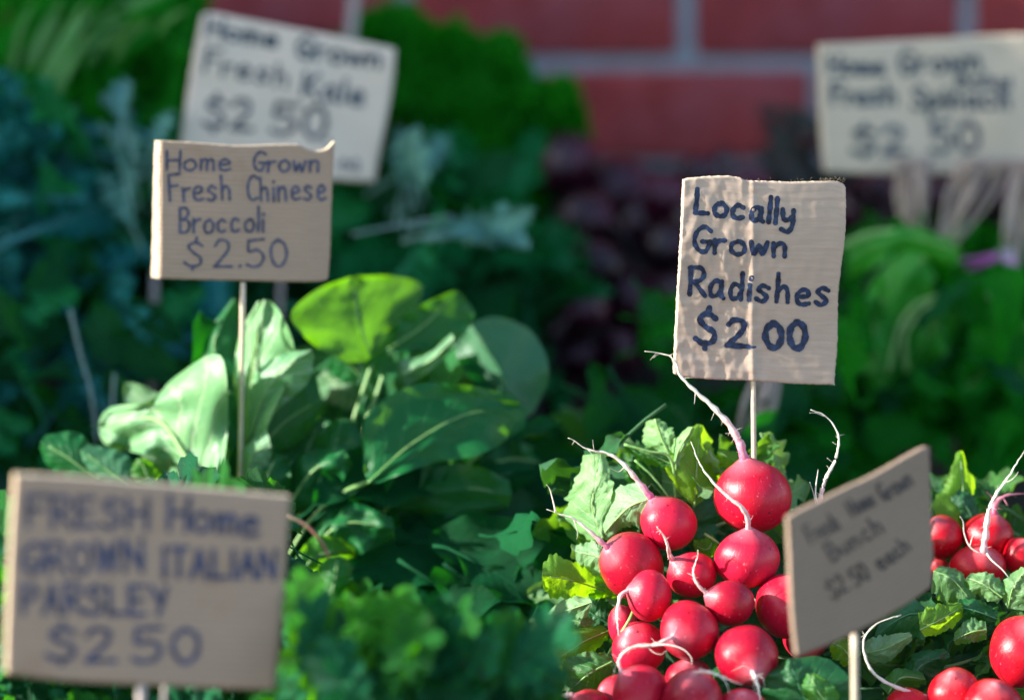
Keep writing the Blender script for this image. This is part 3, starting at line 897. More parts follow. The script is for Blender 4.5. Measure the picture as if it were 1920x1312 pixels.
RAD = [
 dict(cx=1411, cy=930, rx=72, ry=68, D=1.295, label='large topmost radish at the foot of the skewer, long root rising towards the sign corner', root=[(1397, 866), (1383, 822), (1352, 778), (1310, 738), (1277, 706), (1262, 672), (1240, 663), (1208, 659)], dend=-.004, r0=8.5, branches=[([(1262, 680), (1258, 664)], 1), ([(1304, 734), (1302, 758)], .8)], hairs=30),
 dict(cx=1253, cy=981, rx=55, ry=51, D=1.290, label='radish left of the topmost one with a pink root slanting up over the pale leaf', root=[(1222, 934), (1200, 906), (1168, 868), (1140, 850), (1105, 843), (1065, 820)], dend=-.004, r0=6.5, branches=[([(1172, 874), (1160, 884), (1145, 878)], .8), ([(1125, 846), (1106, 845)], 1)], hairs=18),
 dict(cx=1186, cy=1062, rx=60, ry=64, D=1.283, label='oval radish at the left edge of the pile with a forked root', root=[(1144, 1030), (1108, 998), (1075, 972), (1056, 966), (1024, 954)], dend=-.003, r0=5.5, branches=[([(1042, 960), (1036, 935), (1030, 915), (1024, 908)], 2), ([(1075, 972), (1083, 1000), (1080, 1012)], .7)], elong=1.06),
 dict(cx=1402, cy=1047, rx=64, ry=54, D=1.268, label='broad radish directly below the topmost one, its root curling up in front of it', root=[(1403, 996), (1402, 972), (1390, 950), (1370, 935), (1345, 912), (1322, 885), (1308, 860), (1296, 828)], dpath=[(0, 0.0), (.25, -.006), (.5, -.006), (1, -.004)], r0=5, rmat='root_white', hairs=12),
 dict(cx=1297, cy=1078, rx=46, ry=43, D=1.268, label='small radish in the upper middle of the pile with a whitish shoulder', root=[(1257, 1046), (1250, 1016), (1240, 997), (1231, 987)], dpath=[(0, 0), (.3, -.012), (1, -.018)], r0=4.2, rmat='root_white', tip=.2, hairs=10),
 dict(cx=1219, cy=1117, rx=41, ry=48, D=1.255, label='small radish below the oval one with a pale root hooking down on its left', root=[(1181, 1106), (1165, 1114), (1157, 1148), (1160, 1192)], dend=-.012, r0=4.5, rmat='root_white', tip=.2),
 dict(cx=1368, cy=1130, rx=45, ry=44, D=1.247, label='small radish with a pale scraped scar below the broad radish', root=[(1326, 1114), (1306, 1092), (1300, 1070), (1307, 1046), (1309, 1030)], dpath=[(0, 0), (.3, -.002), (1, -.004)], r0=3.4, rmat='root_white'),
 dict(cx=1474, cy=1135, rx=57, ry=62, D=1.262, label='shiny radish half hidden behind the left edge of the turned sign', start=(1492, 1085)),
 dict(cx=1292, cy=1182, rx=56, ry=57, D=1.240, label='round radish in the centre of the pile, root splitting sideways', root=[(1264, 1192), (1240, 1203), (1215, 1210), (1185, 1214), (1160, 1235), (1148, 1272)], dpath=[(0, 0), (.25, -.003), (.6, -.006), (1, -.005)], r0=3.6, rmat='root_white', branches=[([(1222, 1210), (1250, 1208), (1280, 1216), (1296, 1232), (1297, 1245)], 2.4), ([(1215, 1212), (1225, 1222), (1240, 1226), (1250, 1218)], .9)], hairs=14),
 dict(cx=1198, cy=1216, rx=49, ry=52, D=1.262, label='radish lower left in the pile under the crossing pale roots', start=(1180, 1180)),
 dict(cx=1167, cy=1172, rx=28, ry=40, D=1.283, label='narrow radish showing only its side at the left rim of the pile', start=(1160, 1140)),
 dict(cx=1401, cy=1230, rx=60, ry=60, D=1.228, label='large radish low on the right of the pile with a torn white root', root=[(1410, 1256), (1418, 1276), (1424, 1300), (1426, 1320)], dpath=[(0, 0), (.4, -.010), (1, -.012)], r0=4.6, rmat='root_white', branches=[([(1411, 1258), (1395, 1248), (1372, 1258)], .9), ([(1414, 1266), (1430, 1270), (1434, 1290)], .9)], hairs=20),
 dict(cx=1199, cy=1301, rx=51, ry=56, D=1.218, label='deep purple-red radish at the bottom left of the pile', root=[(1166, 1262), (1160, 1238), (1175, 1218), (1205, 1207), (1235, 1210)], dpath=[(0, 0), (1, 0)], r0=3.6, rmat='root_white'),
 dict(cx=1156, cy=1308, rx=38, ry=44, D=1.245, label='bright red radish peeping out left of the purple-red one at the bottom edge', start=(1130, 1290)),
 dict(cx=1299, cy=1312, rx=58, ry=60, D=1.208, label='violet-tinged radish at the bottom edge with its root bent to the right', root=[(1300, 1262), (1318, 1258), (1345, 1264), (1372, 1276), (1392, 1282)], dpath=[(0, 0), (.3, -.008), (1, -.010)], r0=4, rmat='root_white', branches=[([(1350, 1266), (1362, 1280), (1368, 1300)], 1.2)]),
 dict(cx=1292, cy=1272, rx=46, ry=38, D=1.245, label='radish wedged behind the violet-tinged one, only its top showing', start=(1290, 1240)),
 dict(cx=1392, cy=1336, rx=50, ry=46, D=1.212, label='radish cut by the bottom edge under the large radish with the torn root', start=(1390, 1300)),
 dict(cx=1512, cy=1188, rx=46, ry=48, D=1.285, label='shaded radish peeping out beneath the lower edge of the turned sign', start=(1512, 1150)),
 dict(cx=1548, cy=1010, rx=55, ry=52, D=1.300, label='radish hidden behind the turned sign, its white root standing up above it', root=[(1536, 962), (1540, 925), (1550, 893), (1566, 862), (1573, 826), (1564, 798), (1545, 778), (1520, 768)], dend=0, r0=4.8, rmat='root_white', branches=[([(1536, 950), (1529, 925), (1534, 880)], 2.2), ([(1530, 945), (1524, 920), (1518, 903)], 1), ([(1545, 780), (1530, 774), (1518, 774)], 1)], hairs=14),
 dict(cx=1104, cy=1324, rx=40, ry=32, D=1.235, label='pinkish radish lying at the bottom edge beside the grey-green leaf, root pointing left', root=[(1072, 1302), (1055, 1303), (1040, 1300), (1030, 1304)], dend=-.004, r0=5.5, rmat='root_white'),
]
RAD2 = [
 dict(cx=1764, cy=1006, rx=42, ry=41, D=1.335, label='red radish just right of the turned sign below the yellow-green leaf', start=(1750, 975), mat='radish_red'),
 dict(cx=1853, cy=1004, rx=50, ry=43, D=1.335, label='red radish in the right bunch with a red root bending right', root=[(1862, 966), (1868, 942), (1888, 928), (1926, 924)], dend=.004, r0=6, rmat='root_red', mat='radish_red', branches=[([(1868, 945), (1858, 930), (1850, 922)], 1.2), ([(1880, 932), (1890, 948)], 1.2)]),
 dict(cx=1832, cy=1064, rx=53, ry=44, D=1.318, label='red radish in the right bunch carrying the long thick white root', root=[(1842, 1036), (1848, 1004), (1853, 962), (1868, 926), (1892, 892), (1922, 842)], dend=-.004, r0=6.5, rmat='root_white', mat='radish_red', branches=[([(1845, 1028), (1858, 1048), (1880, 1068), (1894, 1086)], 2.4), ([(1848, 1042), (1820, 1026), (1808, 1000), (1806, 978), (1800, 968)], 2), ([(1818, 1024), (1824, 1004), (1826, 1002)], 1.2), ([(1880, 906), (1898, 898), (1910, 884)], 1)], hairs=20),
 dict(cx=1912, cy=1044, rx=30, ry=38, D=1.325, label='scarlet radish at the right edge of the photo beside the white rooted one', start=(1920, 1015), mat='radish_red'),
 dict(cx=1758, cy=1066, rx=24, ry=20, D=1.345, label='little dark red radish under the others beside the turned sign', start=(1750, 1055), mat='radish_red'),
 dict(cx=1916, cy=1219, rx=60, ry=68, D=1.262, label='big glossy scarlet radish at the right edge above the dark leaves', start=(1930, 1170), mat='radish_red'),
 dict(cx=1790, cy=1304, rx=50, ry=52, D=1.245, label='crimson radish at the bottom edge, left one of the touching pair', start=(1780, 1262), mat='radish_red'),
 dict(cx=1862, cy=1328, rx=54, ry=56, D=1.228, label='crimson radish at the bottom edge, right one of the touching pair', start=(1860, 1282), mat='radish_red'),
 dict(cx=1703, cy=1326, rx=44, ry=38, D=1.250, label='dark radish at the bottom edge with a long lilac root looping up beside the skewer', root=[(1742, 1308), (1692, 1292), (1645, 1268), (1624, 1235), (1620, 1198), (1645, 1168), (1690, 1152)], dend=-.008, r0=4.5, rmat='root_white', mat='radish_red'),
]
for r in RAD: radish(**r)
for r in RAD2: radish(**r, group='scarlet radishes at the right')

# ------------------------------------------------------------------ traced leaves
def trace_leaf(parent, mid, left, right, d0, mat, nu=22, nv=12, ruf=0.0012, rfreq=5, serr=0.0, sfreq=14, camber=0.004, seed=0, name='leaf', label=None, rib=True, ribr=1.6, flip=False, rot=None):
    """mid, left, right: base to tip as (px, py, depth offset in mm)"""
    rn = random.Random(seed + int(mid[0][0]))
    f3 = lambda L: [(p[0], p[1], p[2] if len(p) > 2 else 0) for p in L]
    A, Lf, Rg = crom(f3(mid), nu + 1), crom(f3(left), nu + 1), crom(f3(right), nu + 1)
    V, Fc, UV = [], [], []
    if rot is None: rot = 0.8 if 'yellow' in mat else (-0.55 if 'pale' in mat else 0.0)
    mx_ = float(np.mean(A[:, 0])); my_ = float(np.mean(A[:, 1]))
    def turn(px, py):          # the blade turns about the vertical: right side nearer (<0) or farther (>0)
        return (rot * (px - mx_) - (0.25 * abs(rot) if rot else 0) * (py - my_) * (-1 if rot > 0 else 1) * -1) * d0 / FPX
    ph = rn.uniform(0, 6.28); ph2 = rn.uniform(0, 6.28)
    for i in range(nu + 1):
        u = i / nu
        endf = min(1, 5 * u) * min(1, 6 * (1 - u))
        for j in range(nv + 1):
            v = j / nv * 2 - 1
            Sd = Rg if v > 0 else Lf
            a = abs(v)
            q_ = A[i] * (1 - a) + Sd[i] * a
            if serr and a > .45:
                tooth = .6 + 1.5 * noise.noise(Vector((u * sfreq * 1.1, 3.0 * (v > 0) + seed * 7.3, ph))) + .9 * noise.noise(Vector((u * sfreq * 2.9, 3.0 * (v > 0) + seed, ph)))
                q_ = q_ + (Sd[i] - A[i]) * serr * (tooth - .6) * ((a - .45) / .55)
            wob = ruf * (a ** 2) * (math.sin(u * rfreq * 6.28 + ph + (v > 0) * 1.7) + .5 * math.sin(u * rfreq * 11 + ph2)) * endf
            wob += ruf * .8 * noise.noise(Vector((u * 4 + seed, v * 2.2, ph))) + ruf * .45 * noise.noise(Vector((u * 11 + seed, v * 6, ph)))
            dep = d0 + q_[2] / 1000 + wob + camber * a * a + turn(q_[0], q_[1])
            V.append(P(q_[0], q_[1], dep))
            UV.append((v * .5 + .5, u))
    for i in range(nu):
        for j in range(nv):
            a_ = i * (nv + 1) + j
            f_ = (a_, a_ + 1, a_ + nv + 2, a_ + nv + 1)
            Fc.append(f_[::-1] if flip else f_)
    me = mkmesh(name, V, Fc, UV); me.materials.append(M[mat] if isinstance(mat, str) else mat)
    o = link(name, me, None, parent)
    if label: o['label'] = label
    if rib:
        mb = MB()
        pts = [P(q_[0], q_[1], d0 + q_[2] / 1000 - .0002 + turn(q_[0], q_[1])) for q_ in A[:int(nu * .92)]]
        k = d0 / FPX
        mb.tube(pts, [ribr * k * (1 - .75 * i / len(pts)) + .0001 for i in range(len(pts))], 6)
        mb.build('midrib', M['stem_green'] if 'dark' not in str(mat) else M['stem_dark'], o)
    return o

def stalk(parent, pts, d0, wpx, mat, name='stem', taper=.7, label=None):
    a = crom([(p[0], p[1], p[2] if len(p) > 2 else 0) for p in pts], 6 * len(pts))
    P3 = [P(q_[0], q_[1], d0 + q_[2] / 1000) for q_ in a]
    k = d0 / FPX
    mb = MB(); n = len(P3)
    mb.tube(P3, [wpx / 2 * k * (1 - (1 - taper) * i / n) for i in range(n)], 8)
    o = mb.build(name, M[mat], parent)
    if label: o['label'] = label
    return o

cb = empty('chinese_broccoli_bunch', P(500, 1000, 1.45), 'bunch of broad leafed Chinese broccoli, sunlit pale and yellow-green, behind its sign', 'vegetable bunch')
T = lambda *a, **k: trace_leaf(cb, *a, **k)
T([(392, 935, -8), (345, 850, -4), (300, 790, 0), (235, 785, 2), (186, 800, 6)], [(385, 930, -6), (330, 868, -2), (262, 850, 0), (200, 835, 2), (184, 803, 6)],
  [(398, 925, -6), (425, 830, -10), (415, 668, -6), (330, 705, 4), (285, 748, 6), (205, 764, 8), (186, 790, 7)], 1.410, 'broc_pale', camber=.002, ruf=.007, rfreq=2.5, ribr=7, nv=18, nu=30, seed=1)
T([(455, 890, 0), (466, 780, 2), (478, 660, 6), (497, 562, 10)], [(446, 885, 4), (438, 770, 6), (446, 640, 10), (482, 566, 12)], [(470, 880, -2), (505, 790, -4), (552, 670, 2), (528, 590, 8), (505, 563, 10)], 1.408, 'broc_pale', camber=.001, ruf=.006, rfreq=2, ribr=4, nv=16, nu=26, seed=2)
T([(464, 830, 0), (500, 730, -6), (545, 680, -6), (584, 656, 0)], [(462, 800, 0), (478, 700, -2), (530, 664, 0), (584, 655, 2)], [(480, 840, 0), (520, 770, -2), (575, 720, 2), (590, 668, 4)], 1.402, 'broc_pale', camber=.002, ruf=.002, seed=3)
T([(478, 850, 0), (535, 790, 4), (602, 748, 8)], [(480, 830, 0), (520, 735, 4), (592, 695, 10)], [(485, 870, 0), (560, 828, 8), (604, 775, 10)], 1.412, 'broc', camber=.002, ruf=.002, seed=4)
T([(462, 900, -2), (475, 850, -4), (508, 835, 0)], [(458, 890, -2), (460, 840, -2), (500, 805, 0)], [(470, 905, -2), (500, 880, -2), (510, 850, 0)], 1.400, 'broc_pale', seed=5)
T([(698, 676, 0), (672, 600, 4), (662, 519, 12)], [(650, 680, 4), (585, 645, 6), (545, 592, 10), (590, 545, 14), (655, 519, 14)], [(704, 668, 0), (765, 600, 8), (792, 538, 14), (740, 517, 16), (670, 517, 14)], 1.450, 'broc_yellow', camber=-.006, ruf=.003, rfreq=2, nv=18, nu=26, seed=6)
T([(728, 655, 0), (800, 605, 4), (856, 545, 8)], [(712, 645, 4), (765, 585, 4), (848, 545, 8)], [(750, 662, 4), (852, 642, 10), (889, 592, 14), (868, 552, 12)], 1.462, 'broc', camber=-.004, ruf=.002, seed=7)
T([(676, 700, 0), (750, 700, -4), (812, 672, -4), (850, 630, 0)], [(664, 682, 4), (740, 676, 2), (800, 664, 2), (846, 625, 4)], [(690, 712, 0), (745, 735, -2), (800, 700, -2), (855, 650, 0)], 1.440, 'broc_pale', camber=.003, ruf=.003, rfreq=3, seed=8)
T([(955, 800, 0), (940, 700, 0), (885, 608, 6)], [(895, 770, 8), (858, 700, 10), (858, 620, 12), (880, 602, 10)], [(1000, 775, 8), (1030, 700, 12), (1000, 625, 14), (935, 594, 10), (890, 602, 8)], 1.480, 'broc', camber=.004, ruf=.003, rfreq=2, nv=16, nu=24, seed=9, flip=True)
T([(690, 905, -4), (775, 830, 0), (880, 775, 4), (988, 772, 14)], [(682, 880, 4), (688, 780, 8), (775, 722, 10), (880, 722, 12), (960, 742, 16)], [(712, 905, -2), (800, 872, -2), (905, 850, 4), (984, 800, 14)], 1.405, 'broc', rot=.30, camber=-.004, ruf=.004, rfreq=2, nv=18, nu=28, seed=10)
T([(735, 720, 0), (790, 690, 4), (860, 700, 8)], [(740, 690, 6), (800, 655, 8), (858, 672, 12)], [(740, 735, 2), (800, 730, 4), (855, 720, 10)], 1.452, 'broc_yellow', seed=11)
T([(470, 900, 6), (430, 760, 8), (400, 650, 10), (440, 560, 14)], [(440, 900, 8), (390, 760, 10), (384, 640, 14), (435, 560, 16)], [(490, 890, 8), (470, 760, 10), (455, 660, 12), (448, 570, 16)], 1.425, 'broc', ruf=.003, seed=12)
T([(190, 905, 0), (130, 860, 0), (76, 828, 4)], [(170, 925, 2), (95, 880, 4), (74, 840, 6)], [(196, 880, 2), (150, 812, 4), (85, 815, 6)], 1.405, 'broc', seed=13)
T([(250, 920, 0), (200, 880, 2), (152, 842, 4)], [(220, 930, 2), (160, 890, 4), (148, 850, 6)], [(262, 900, 2), (235, 850, 2), (165, 832, 6)], 1.400, 'broc', seed=14, flip=True)
T([(290, 930, 0), (275, 890, 2), (262, 858, 4)], [(270, 930, 2), (246, 890, 4), (254, 862, 6)], [(312, 920, 2), (305, 885, 2), (275, 860, 6)], 1.398, 'broc_yellow', seed=15)
T([(420, 920, 0), (400, 850, 2), (385, 760, 6)], [(390, 930, 2), (360, 850, 6), (375, 770, 8)], [(440, 910, 2), (450, 830, 2), (420, 750, 8)], 1.418, 'broc_yellow', seed=16)
T([(690, 720, 6), (650, 680, 6), (600, 650, 8)], [(680, 735, 4), (630, 710, 8), (596, 665, 10)], [(705, 700, 4), (680, 655, 8), (620, 640, 12)], 1.455, 'broc', seed=17)
T([(640, 770, 6), (640, 730, 6), (590, 690, 8)], [(610, 775, 4), (600, 735, 8), (586, 700, 10)], [(700, 765, 4), (700, 725, 8), (620, 690, 12)], 1.460, 'broc_pale', seed=18, label='pale curled leaf edge')
T([(585, 960, 0), (570, 870, 4), (605, 780, 10)], [(540, 960, 6), (520, 860, 8), (570, 790, 12)], [(610, 950, 6), (640, 870, 8), (635, 790, 12)], 1.425, 'broc', seed=19)
T([(480, 960, 0), (520, 900, 4), (560, 850, 10)], [(470, 930, 6), (500, 870, 8), (548, 845, 12)], [(500, 970, 6), (560, 920, 8), (575, 865, 12)], 1.408, 'broc', seed=20)
T([(330, 950, 0), (350, 900, 4), (340, 850, 10)], [(310, 950, 6), (315, 900, 8), (330, 855, 12)], [(370, 950, 6), (390, 900, 8), (360, 855, 12)], 1.415, 'broc_pale', seed=21)
T([(700, 960, 0), (640, 900, 4), (600, 830, 10)], [(660, 980, 6), (600, 920, 8), (580, 850, 12)], [(730, 940, 6), (700, 870, 8), (625, 820, 12)], 1.43, 'broc_dark', seed=22)
stalk(cb, [(690, 903, -4), (640, 925, -2), (590, 965, 0), (540, 1040, 6)], 1.405, 9, 'stem_green')
stalk(cb, [(380, 905, -8), (420, 990, 0), (440, 1100, 10)], 1.41, 14, 'stem_green')
stalk(cb, [(458, 880, 0), (470, 980, 0), (480, 1100, 10)], 1.41, 10, 'stem_green')
for i, (a, b_) in enumerate((((700, 676), (600, 1000)), ((735, 655), (620, 1020)), ((955, 800), (700, 1000)), ((300, 920), (400, 1050)), ((560, 930), (520, 1060)), ((600, 900), (530, 1010)), ((640, 940), (550, 1030)))):
    stalk(cb, [(a[0], a[1], 4), ((a[0] + b_[0]) / 2 - 10, (a[1] + b_[1]) / 2 + 20, 0), (b_[0], b_[1], 0)], 1.44, 9, 'stem_green')

# ------------------------------------------------------------------ leaves by the handful
def gleaf(W=.5, prof='oval', nu=12, nv=8, bend=.2, cup=.1, ruf=.04, rfreq=4, serr=0, pet=0.3, seed=0, petr=.018, twist=.2):
    """leaf of unit blade length along +Y, facing +Z, petiole below the origin"""
    rn = random.Random(seed)
    ph, ph2 = rn.uniform(0, 6), rn.uniform(0, 6)
    V, Fc, UV = [], [], []
    for i in range(nu + 1):
        u = i / nu
        if prof == 'oval': w_ = math.sin(math.pi * min(1, u * .97 + .03)) ** .7
        elif prof == 'spade': w_ = (min(1, u * 5) ** .6) * (1 - u) ** .55 * 1.25
        elif prof == 'strap': w_ = min(1, u * 6 + .3) * (1 - u ** 3) ** .8
        elif prof == 'lobed': w_ = math.sin(math.pi * min(1, u * .95 + .05)) ** .6 * (.45 + .55 * u) * (1 + .28 * math.sin(u * 22 + ph))
        else: w_ = math.sin(math.pi * min(1, u * .95 + .05)) ** .5
        w_ *= W / 2
        z0 = -bend * u * u + .03 * math.sin(u * 5 + ph2)
        tw = twist * math.sin(u * 3 + ph)
        for j in range(nv + 1):
            v = j / nv * 2 - 1
            sw = 1 + (serr * math.sin(u * 40 + (v > 0) * 1.3) if abs(v) > .9 else 0)
            x = v * w_ * sw
            z = z0 + cup * v * v * W + ruf * abs(v) ** 1.5 * math.sin(u * rfreq * 6.28 + ph + (v > 0) * 2 + v) + ruf * .5 * noise.noise(Vector((u * 5, v * 2, ph)))
            V.append(Vector((x * math.cos(tw) - (z - z0) * math.sin(tw) * .5, u, z + x * math.sin(tw))))
            UV.append((v * .5 + .5, u))
    for i in range(nu):
        for j in range(nv):
            a_ = i * (nv + 1) + j
            Fc.append((a_, a_ + 1, a_ + nv + 2, a_ + nv + 1))
    mb = MB(); mb.add(V, Fc, UV)
    if pet:
        pts = [Vector((0, .45, z0 * 0 - .02 - bend * .2)), Vector((0, .1, -.012)), Vector((0, -pet * .5, .0)), Vector((rn.uniform(-.05, .05), -pet, -.03))]
        Vt, Ft, Ut = tube_data(pts, [petr * .4, petr, petr, petr * 1.2], 5)
        mb.add(Vt, Ft, [(.5, .5)] * len(Vt))
    return mb

def parsley_leaf(seed, curl=.05):
    rn = random.Random(seed)
    mb = MB()
    for (bx, by, an, R) in ((0, .55, 90, .5), (-.03, .35, 150, .42), (.03, .35, 30, .42), (-.02, .1, 165, .30), (.02, .1, 15, .30)):
        an += rn.uniform(-12, 12); R *= rn.uniform(.85, 1.15)
        n = 21; V = [Vector((bx, by, 0))]; UV = [(.5, 0)]
        tz = rn.uniform(-.3, .3)
        for ring in (.5, 1.0):
            for k in range(n):
                t = k / (n - 1) * 2 - 1
                a = rad(an + t * 72)
                lob = .55 + .45 * abs(math.cos(t * 4.4)) ** .6 + .08 * (k % 2)
                r = R * ring * (lob if ring == 1 else .7)
                z = tz * r + curl * math.sin(t * 7 + seed) * ring
                V.append(Vector((bx + math.cos(a) * r, by + math.sin(a) * r, z))); UV.append((.5 + t * .5 * ring, ring))
        F_ = [(0, k, k + 1) for k in range(1, n)] + [(k, n + k, n + k + 1, k + 1) for k in range(1, n)]
        mb.add(V, F_, UV)
    Vt, Ft, Ut = tube_data([Vector((0, .6, 0)), Vector((0, .2, 0)), Vector((0, -.5, -.04)), Vector((.05, -1.0, -.12))], [.008, .014, .018, .02], 5)
    mb.add(Vt, Ft, [(.5, .1)] * len(Vt))
    return mb

def curl_tuft(seed):
    rn = random.Random(seed); mb = MB(); n = 22
    V = [Vector((0, 0, 0))]; UV = [(.5, .5)]
    ph = rn.uniform(0, 6)
    for ring, am in ((.35, .08), (.7, .22), (1.0, .38)):
        for k in range(n):
            a = 2 * math.pi * k / n
            r = ring * (.45 + .12 * math.sin(a * 5 + ph))
            V.append(Vector((math.cos(a) * r, math.sin(a) * r, .12 * ring + am * math.sin(a * 7 + ph + ring * 2) * .5 + rn.uniform(-.03, .03)))); UV.append((.5 + ring * .4 * math.cos(a), .5 + ring * .4 * math.sin(a)))
    F_ = [(0, 1 + k, 1 + (k + 1) % n) for k in range(n)]
    for q_ in range(2):
        F_ += [(1 + q_ * n + k, 1 + (q_ + 1) * n + k, 1 + (q_ + 1) * n + (k + 1) % n, 1 + q_ * n + (k + 1) % n) for k in range(n)]
    mb.add(V, F_, UV)
    return mb

def variants(fn, mat, n=5):
    out = []
    for i in range(n):
        mb = fn(i)
        me = mkmesh('leaf', mb.v, mb.f, mb.uv); me.materials.append(M[mat]); me['mb'] = i
        out.append(me)
    return out
LV = {
 'broc': variants(lambda i: gleaf(.62, 'oval', bend=.25, cup=.12, ruf=.05, rfreq=2.5, seed=i), 'broc'),
 'broc_pale': variants(lambda i: gleaf(.62, 'oval', bend=.25, cup=.12, ruf=.05, rfreq=2.5, seed=i + 3), 'broc_pale'),
 'broc_dark': variants(lambda i: gleaf(.5, 'oval', bend=.3, cup=.1, ruf=.05, rfreq=2.5, seed=i + 9), 'broc_dark'),
 'spinach': variants(lambda i: gleaf(.62, 'spade', bend=.35, cup=.12, ruf=.05, rfreq=2, seed=i + 20, pet=.3), 'spinach'),
 'kale': variants(lambda i: gleaf(.5, 'lobed', nu=26, nv=10, bend=.35, cup=.15, ruf=.09, rfreq=7, serr=.12, seed=i + 30, pet=.5, petr=.03), 'kale'),
 'kale_blue': variants(lambda i: gleaf(.5, 'lobed', nu=26, nv=10, bend=.35, cup=.15, ruf=.09, rfreq=7, serr=.12, seed=i + 40, pet=.5, petr=.03), 'kale_blue'),
 'kale_pale': variants(lambda i: gleaf(.55, 'lobed', nu=26, nv=10, bend=.3, cup=.1, ruf=.09, rfreq=7, serr=.12, seed=i + 50, pet=.5, petr=.03), 'kale_pale'),
 'strap': variants(lambda i: gleaf(.13, 'strap', nu=12, nv=4, bend=.25, cup=.2, ruf=.01, seed=i + 60, pet=0), 'grassy'),
 'strap_light': variants(lambda i: gleaf(.15, 'strap', nu=12, nv=4, bend=.15, cup=.2, ruf=.01, seed=i + 66, pet=0), 'strap_light'),
 'green': variants(lambda i: gleaf(.42, 'lobed', nu=18, nv=6, bend=.3, cup=.1, ruf=.08, rfreq=5, serr=.1, seed=i + 70, pet=.5), 'grassy'),
 'parsley': variants(lambda i: parsley_leaf(i), 'parsley'),
 'parsley_lime': variants(lambda i: parsley_leaf(i + 3), 'parsley_lime'),
 'parsley_teal': variants(lambda i: parsley_leaf(i + 7), 'parsley_teal'),
 'radish': variants(lambda i: gleaf(.52, 'lobed', nu=26, nv=10, bend=.25, cup=.12, ruf=.045, rfreq=2.6, serr=.14, seed=i + 80, pet=.6, petr=.025), 'radish_leaf'),
 'radish_dark': variants(lambda i: gleaf(.55, 'lobed', nu=26, nv=10, bend=.25, cup=.12, ruf=.045, rfreq=2.6, serr=.14, seed=i + 90, pet=.6, petr=.025), 'radish_leaf_dark'),
 'radish_pale': variants(lambda i: gleaf(.55, 'lobed', nu=26, nv=10, bend=.25, cup=.12, ruf=.045, rfreq=2.6, serr=.14, seed=i + 95, pet=.6, petr=.025), 'radish_leaf_pale'),
 'beet': variants(lambda i: gleaf(.4, 'oval', bend=.3, seed=i + 100, pet=.5), 'beet_leaf'),
}
def frame(pos, d, n, s, sx=1.0):
    d = d.normalized(); x = d.cross(n)
    if x.length < 1e-4: x = d.cross(Vector((1, 0, 0)))
    x.normalize(); z = x.cross(d)
    m_ = Matrix.Identity(4)
    for i in range(3):
        m_[i][0] = x[i] * s * sx; m_[i][1] = d[i] * s; m_[i][2] = z[i] * s; m_[i][3] = pos[i]
    return m_

def scatter(parent, kind, n, box, d, size, phi=90, spread=60, tilt=(-30, 60), nj=.7, seed=0, name='leaf', gap=None, lean=0.0):
    """leaves whose blade centres fall in a patch of the bunch; gap(px,py) -> True leaves a hole"""
    rn = random.Random(seed); k = 0; tries = 0
    kinds = kind if isinstance(kind, (list, tuple)) else [kind]
    while k < n and tries < n * 20:
        tries += 1
        px, py = rn.uniform(box[0], box[2]), rn.uniform(box[1], box[3])
        if gap and gap(px, py): continue
        dd = rn.uniform(*d); s_ = rn.uniform(*size)
        ph = rad(phi + rn.uniform(-spread, spread)); tl = rad(rn.uniform(*tilt))
        dv = (RT * math.cos(ph) + UP * math.sin(ph)) * math.cos(tl) - FW * math.sin(tl)
        nn = -FW + UP * rn.uniform(-.9, 1.6) * (nj + .3) + RT * (lean + rn.uniform(-nj, nj) * 1.7) + Vector([rn.uniform(-nj, nj) * .5 for _ in range(3)])
        c = P(px, py, dd)
        put(name, rn.choice(LV[rn.choice(kinds)]), frame(c - dv * s_ * .5, dv, nn, s_, rn.uniform(.8, 1.2)), parent)
        k += 1

def join_scatter(parent, fn, mat, n, sampler, size, seed, name, nvar=6):
    rn = random.Random(seed)
    vs = []
    for i in range(nvar):
        mb = fn(i + seed)
        vs.append((np.array(mb.v), mb.f, np.array(mb.uv)))
    V, F_, U = [], [], []
    off = 0
    for k in range(n):
        v, f, uv = vs[rn.randrange(nvar)]
        pos, dv, nn = sampler(rn)
        m_ = frame(pos, dv, nn, rn.uniform(*size))
        A = np.array(m_)
        V.append(v @ A[:3, :3].T + A[:3, 3]); U.append(uv)
        F_ += [tuple(i + off for i in q_) for q_ in f]
        off += len(v)
    me = mkmesh(name, np.vstack(V).tolist(), F_, np.vstack(U)); me.materials.append(M[mat])
    o = link(name, me, None, parent); o['kind'] = 'stuff'
    return o

scatter(cb, ['broc', 'broc', 'broc_dark'], 42, (380, 680, 990, 980), (1.44, 1.50), (.032, .055), phi=60, spread=70, seed=101, lean=-.4)
scatter(cb, 'broc_pale', 7, (250, 700, 560, 900), (1.43, 1.46), (.03, .04), phi=100, spread=60, seed=102, lean=-.5)

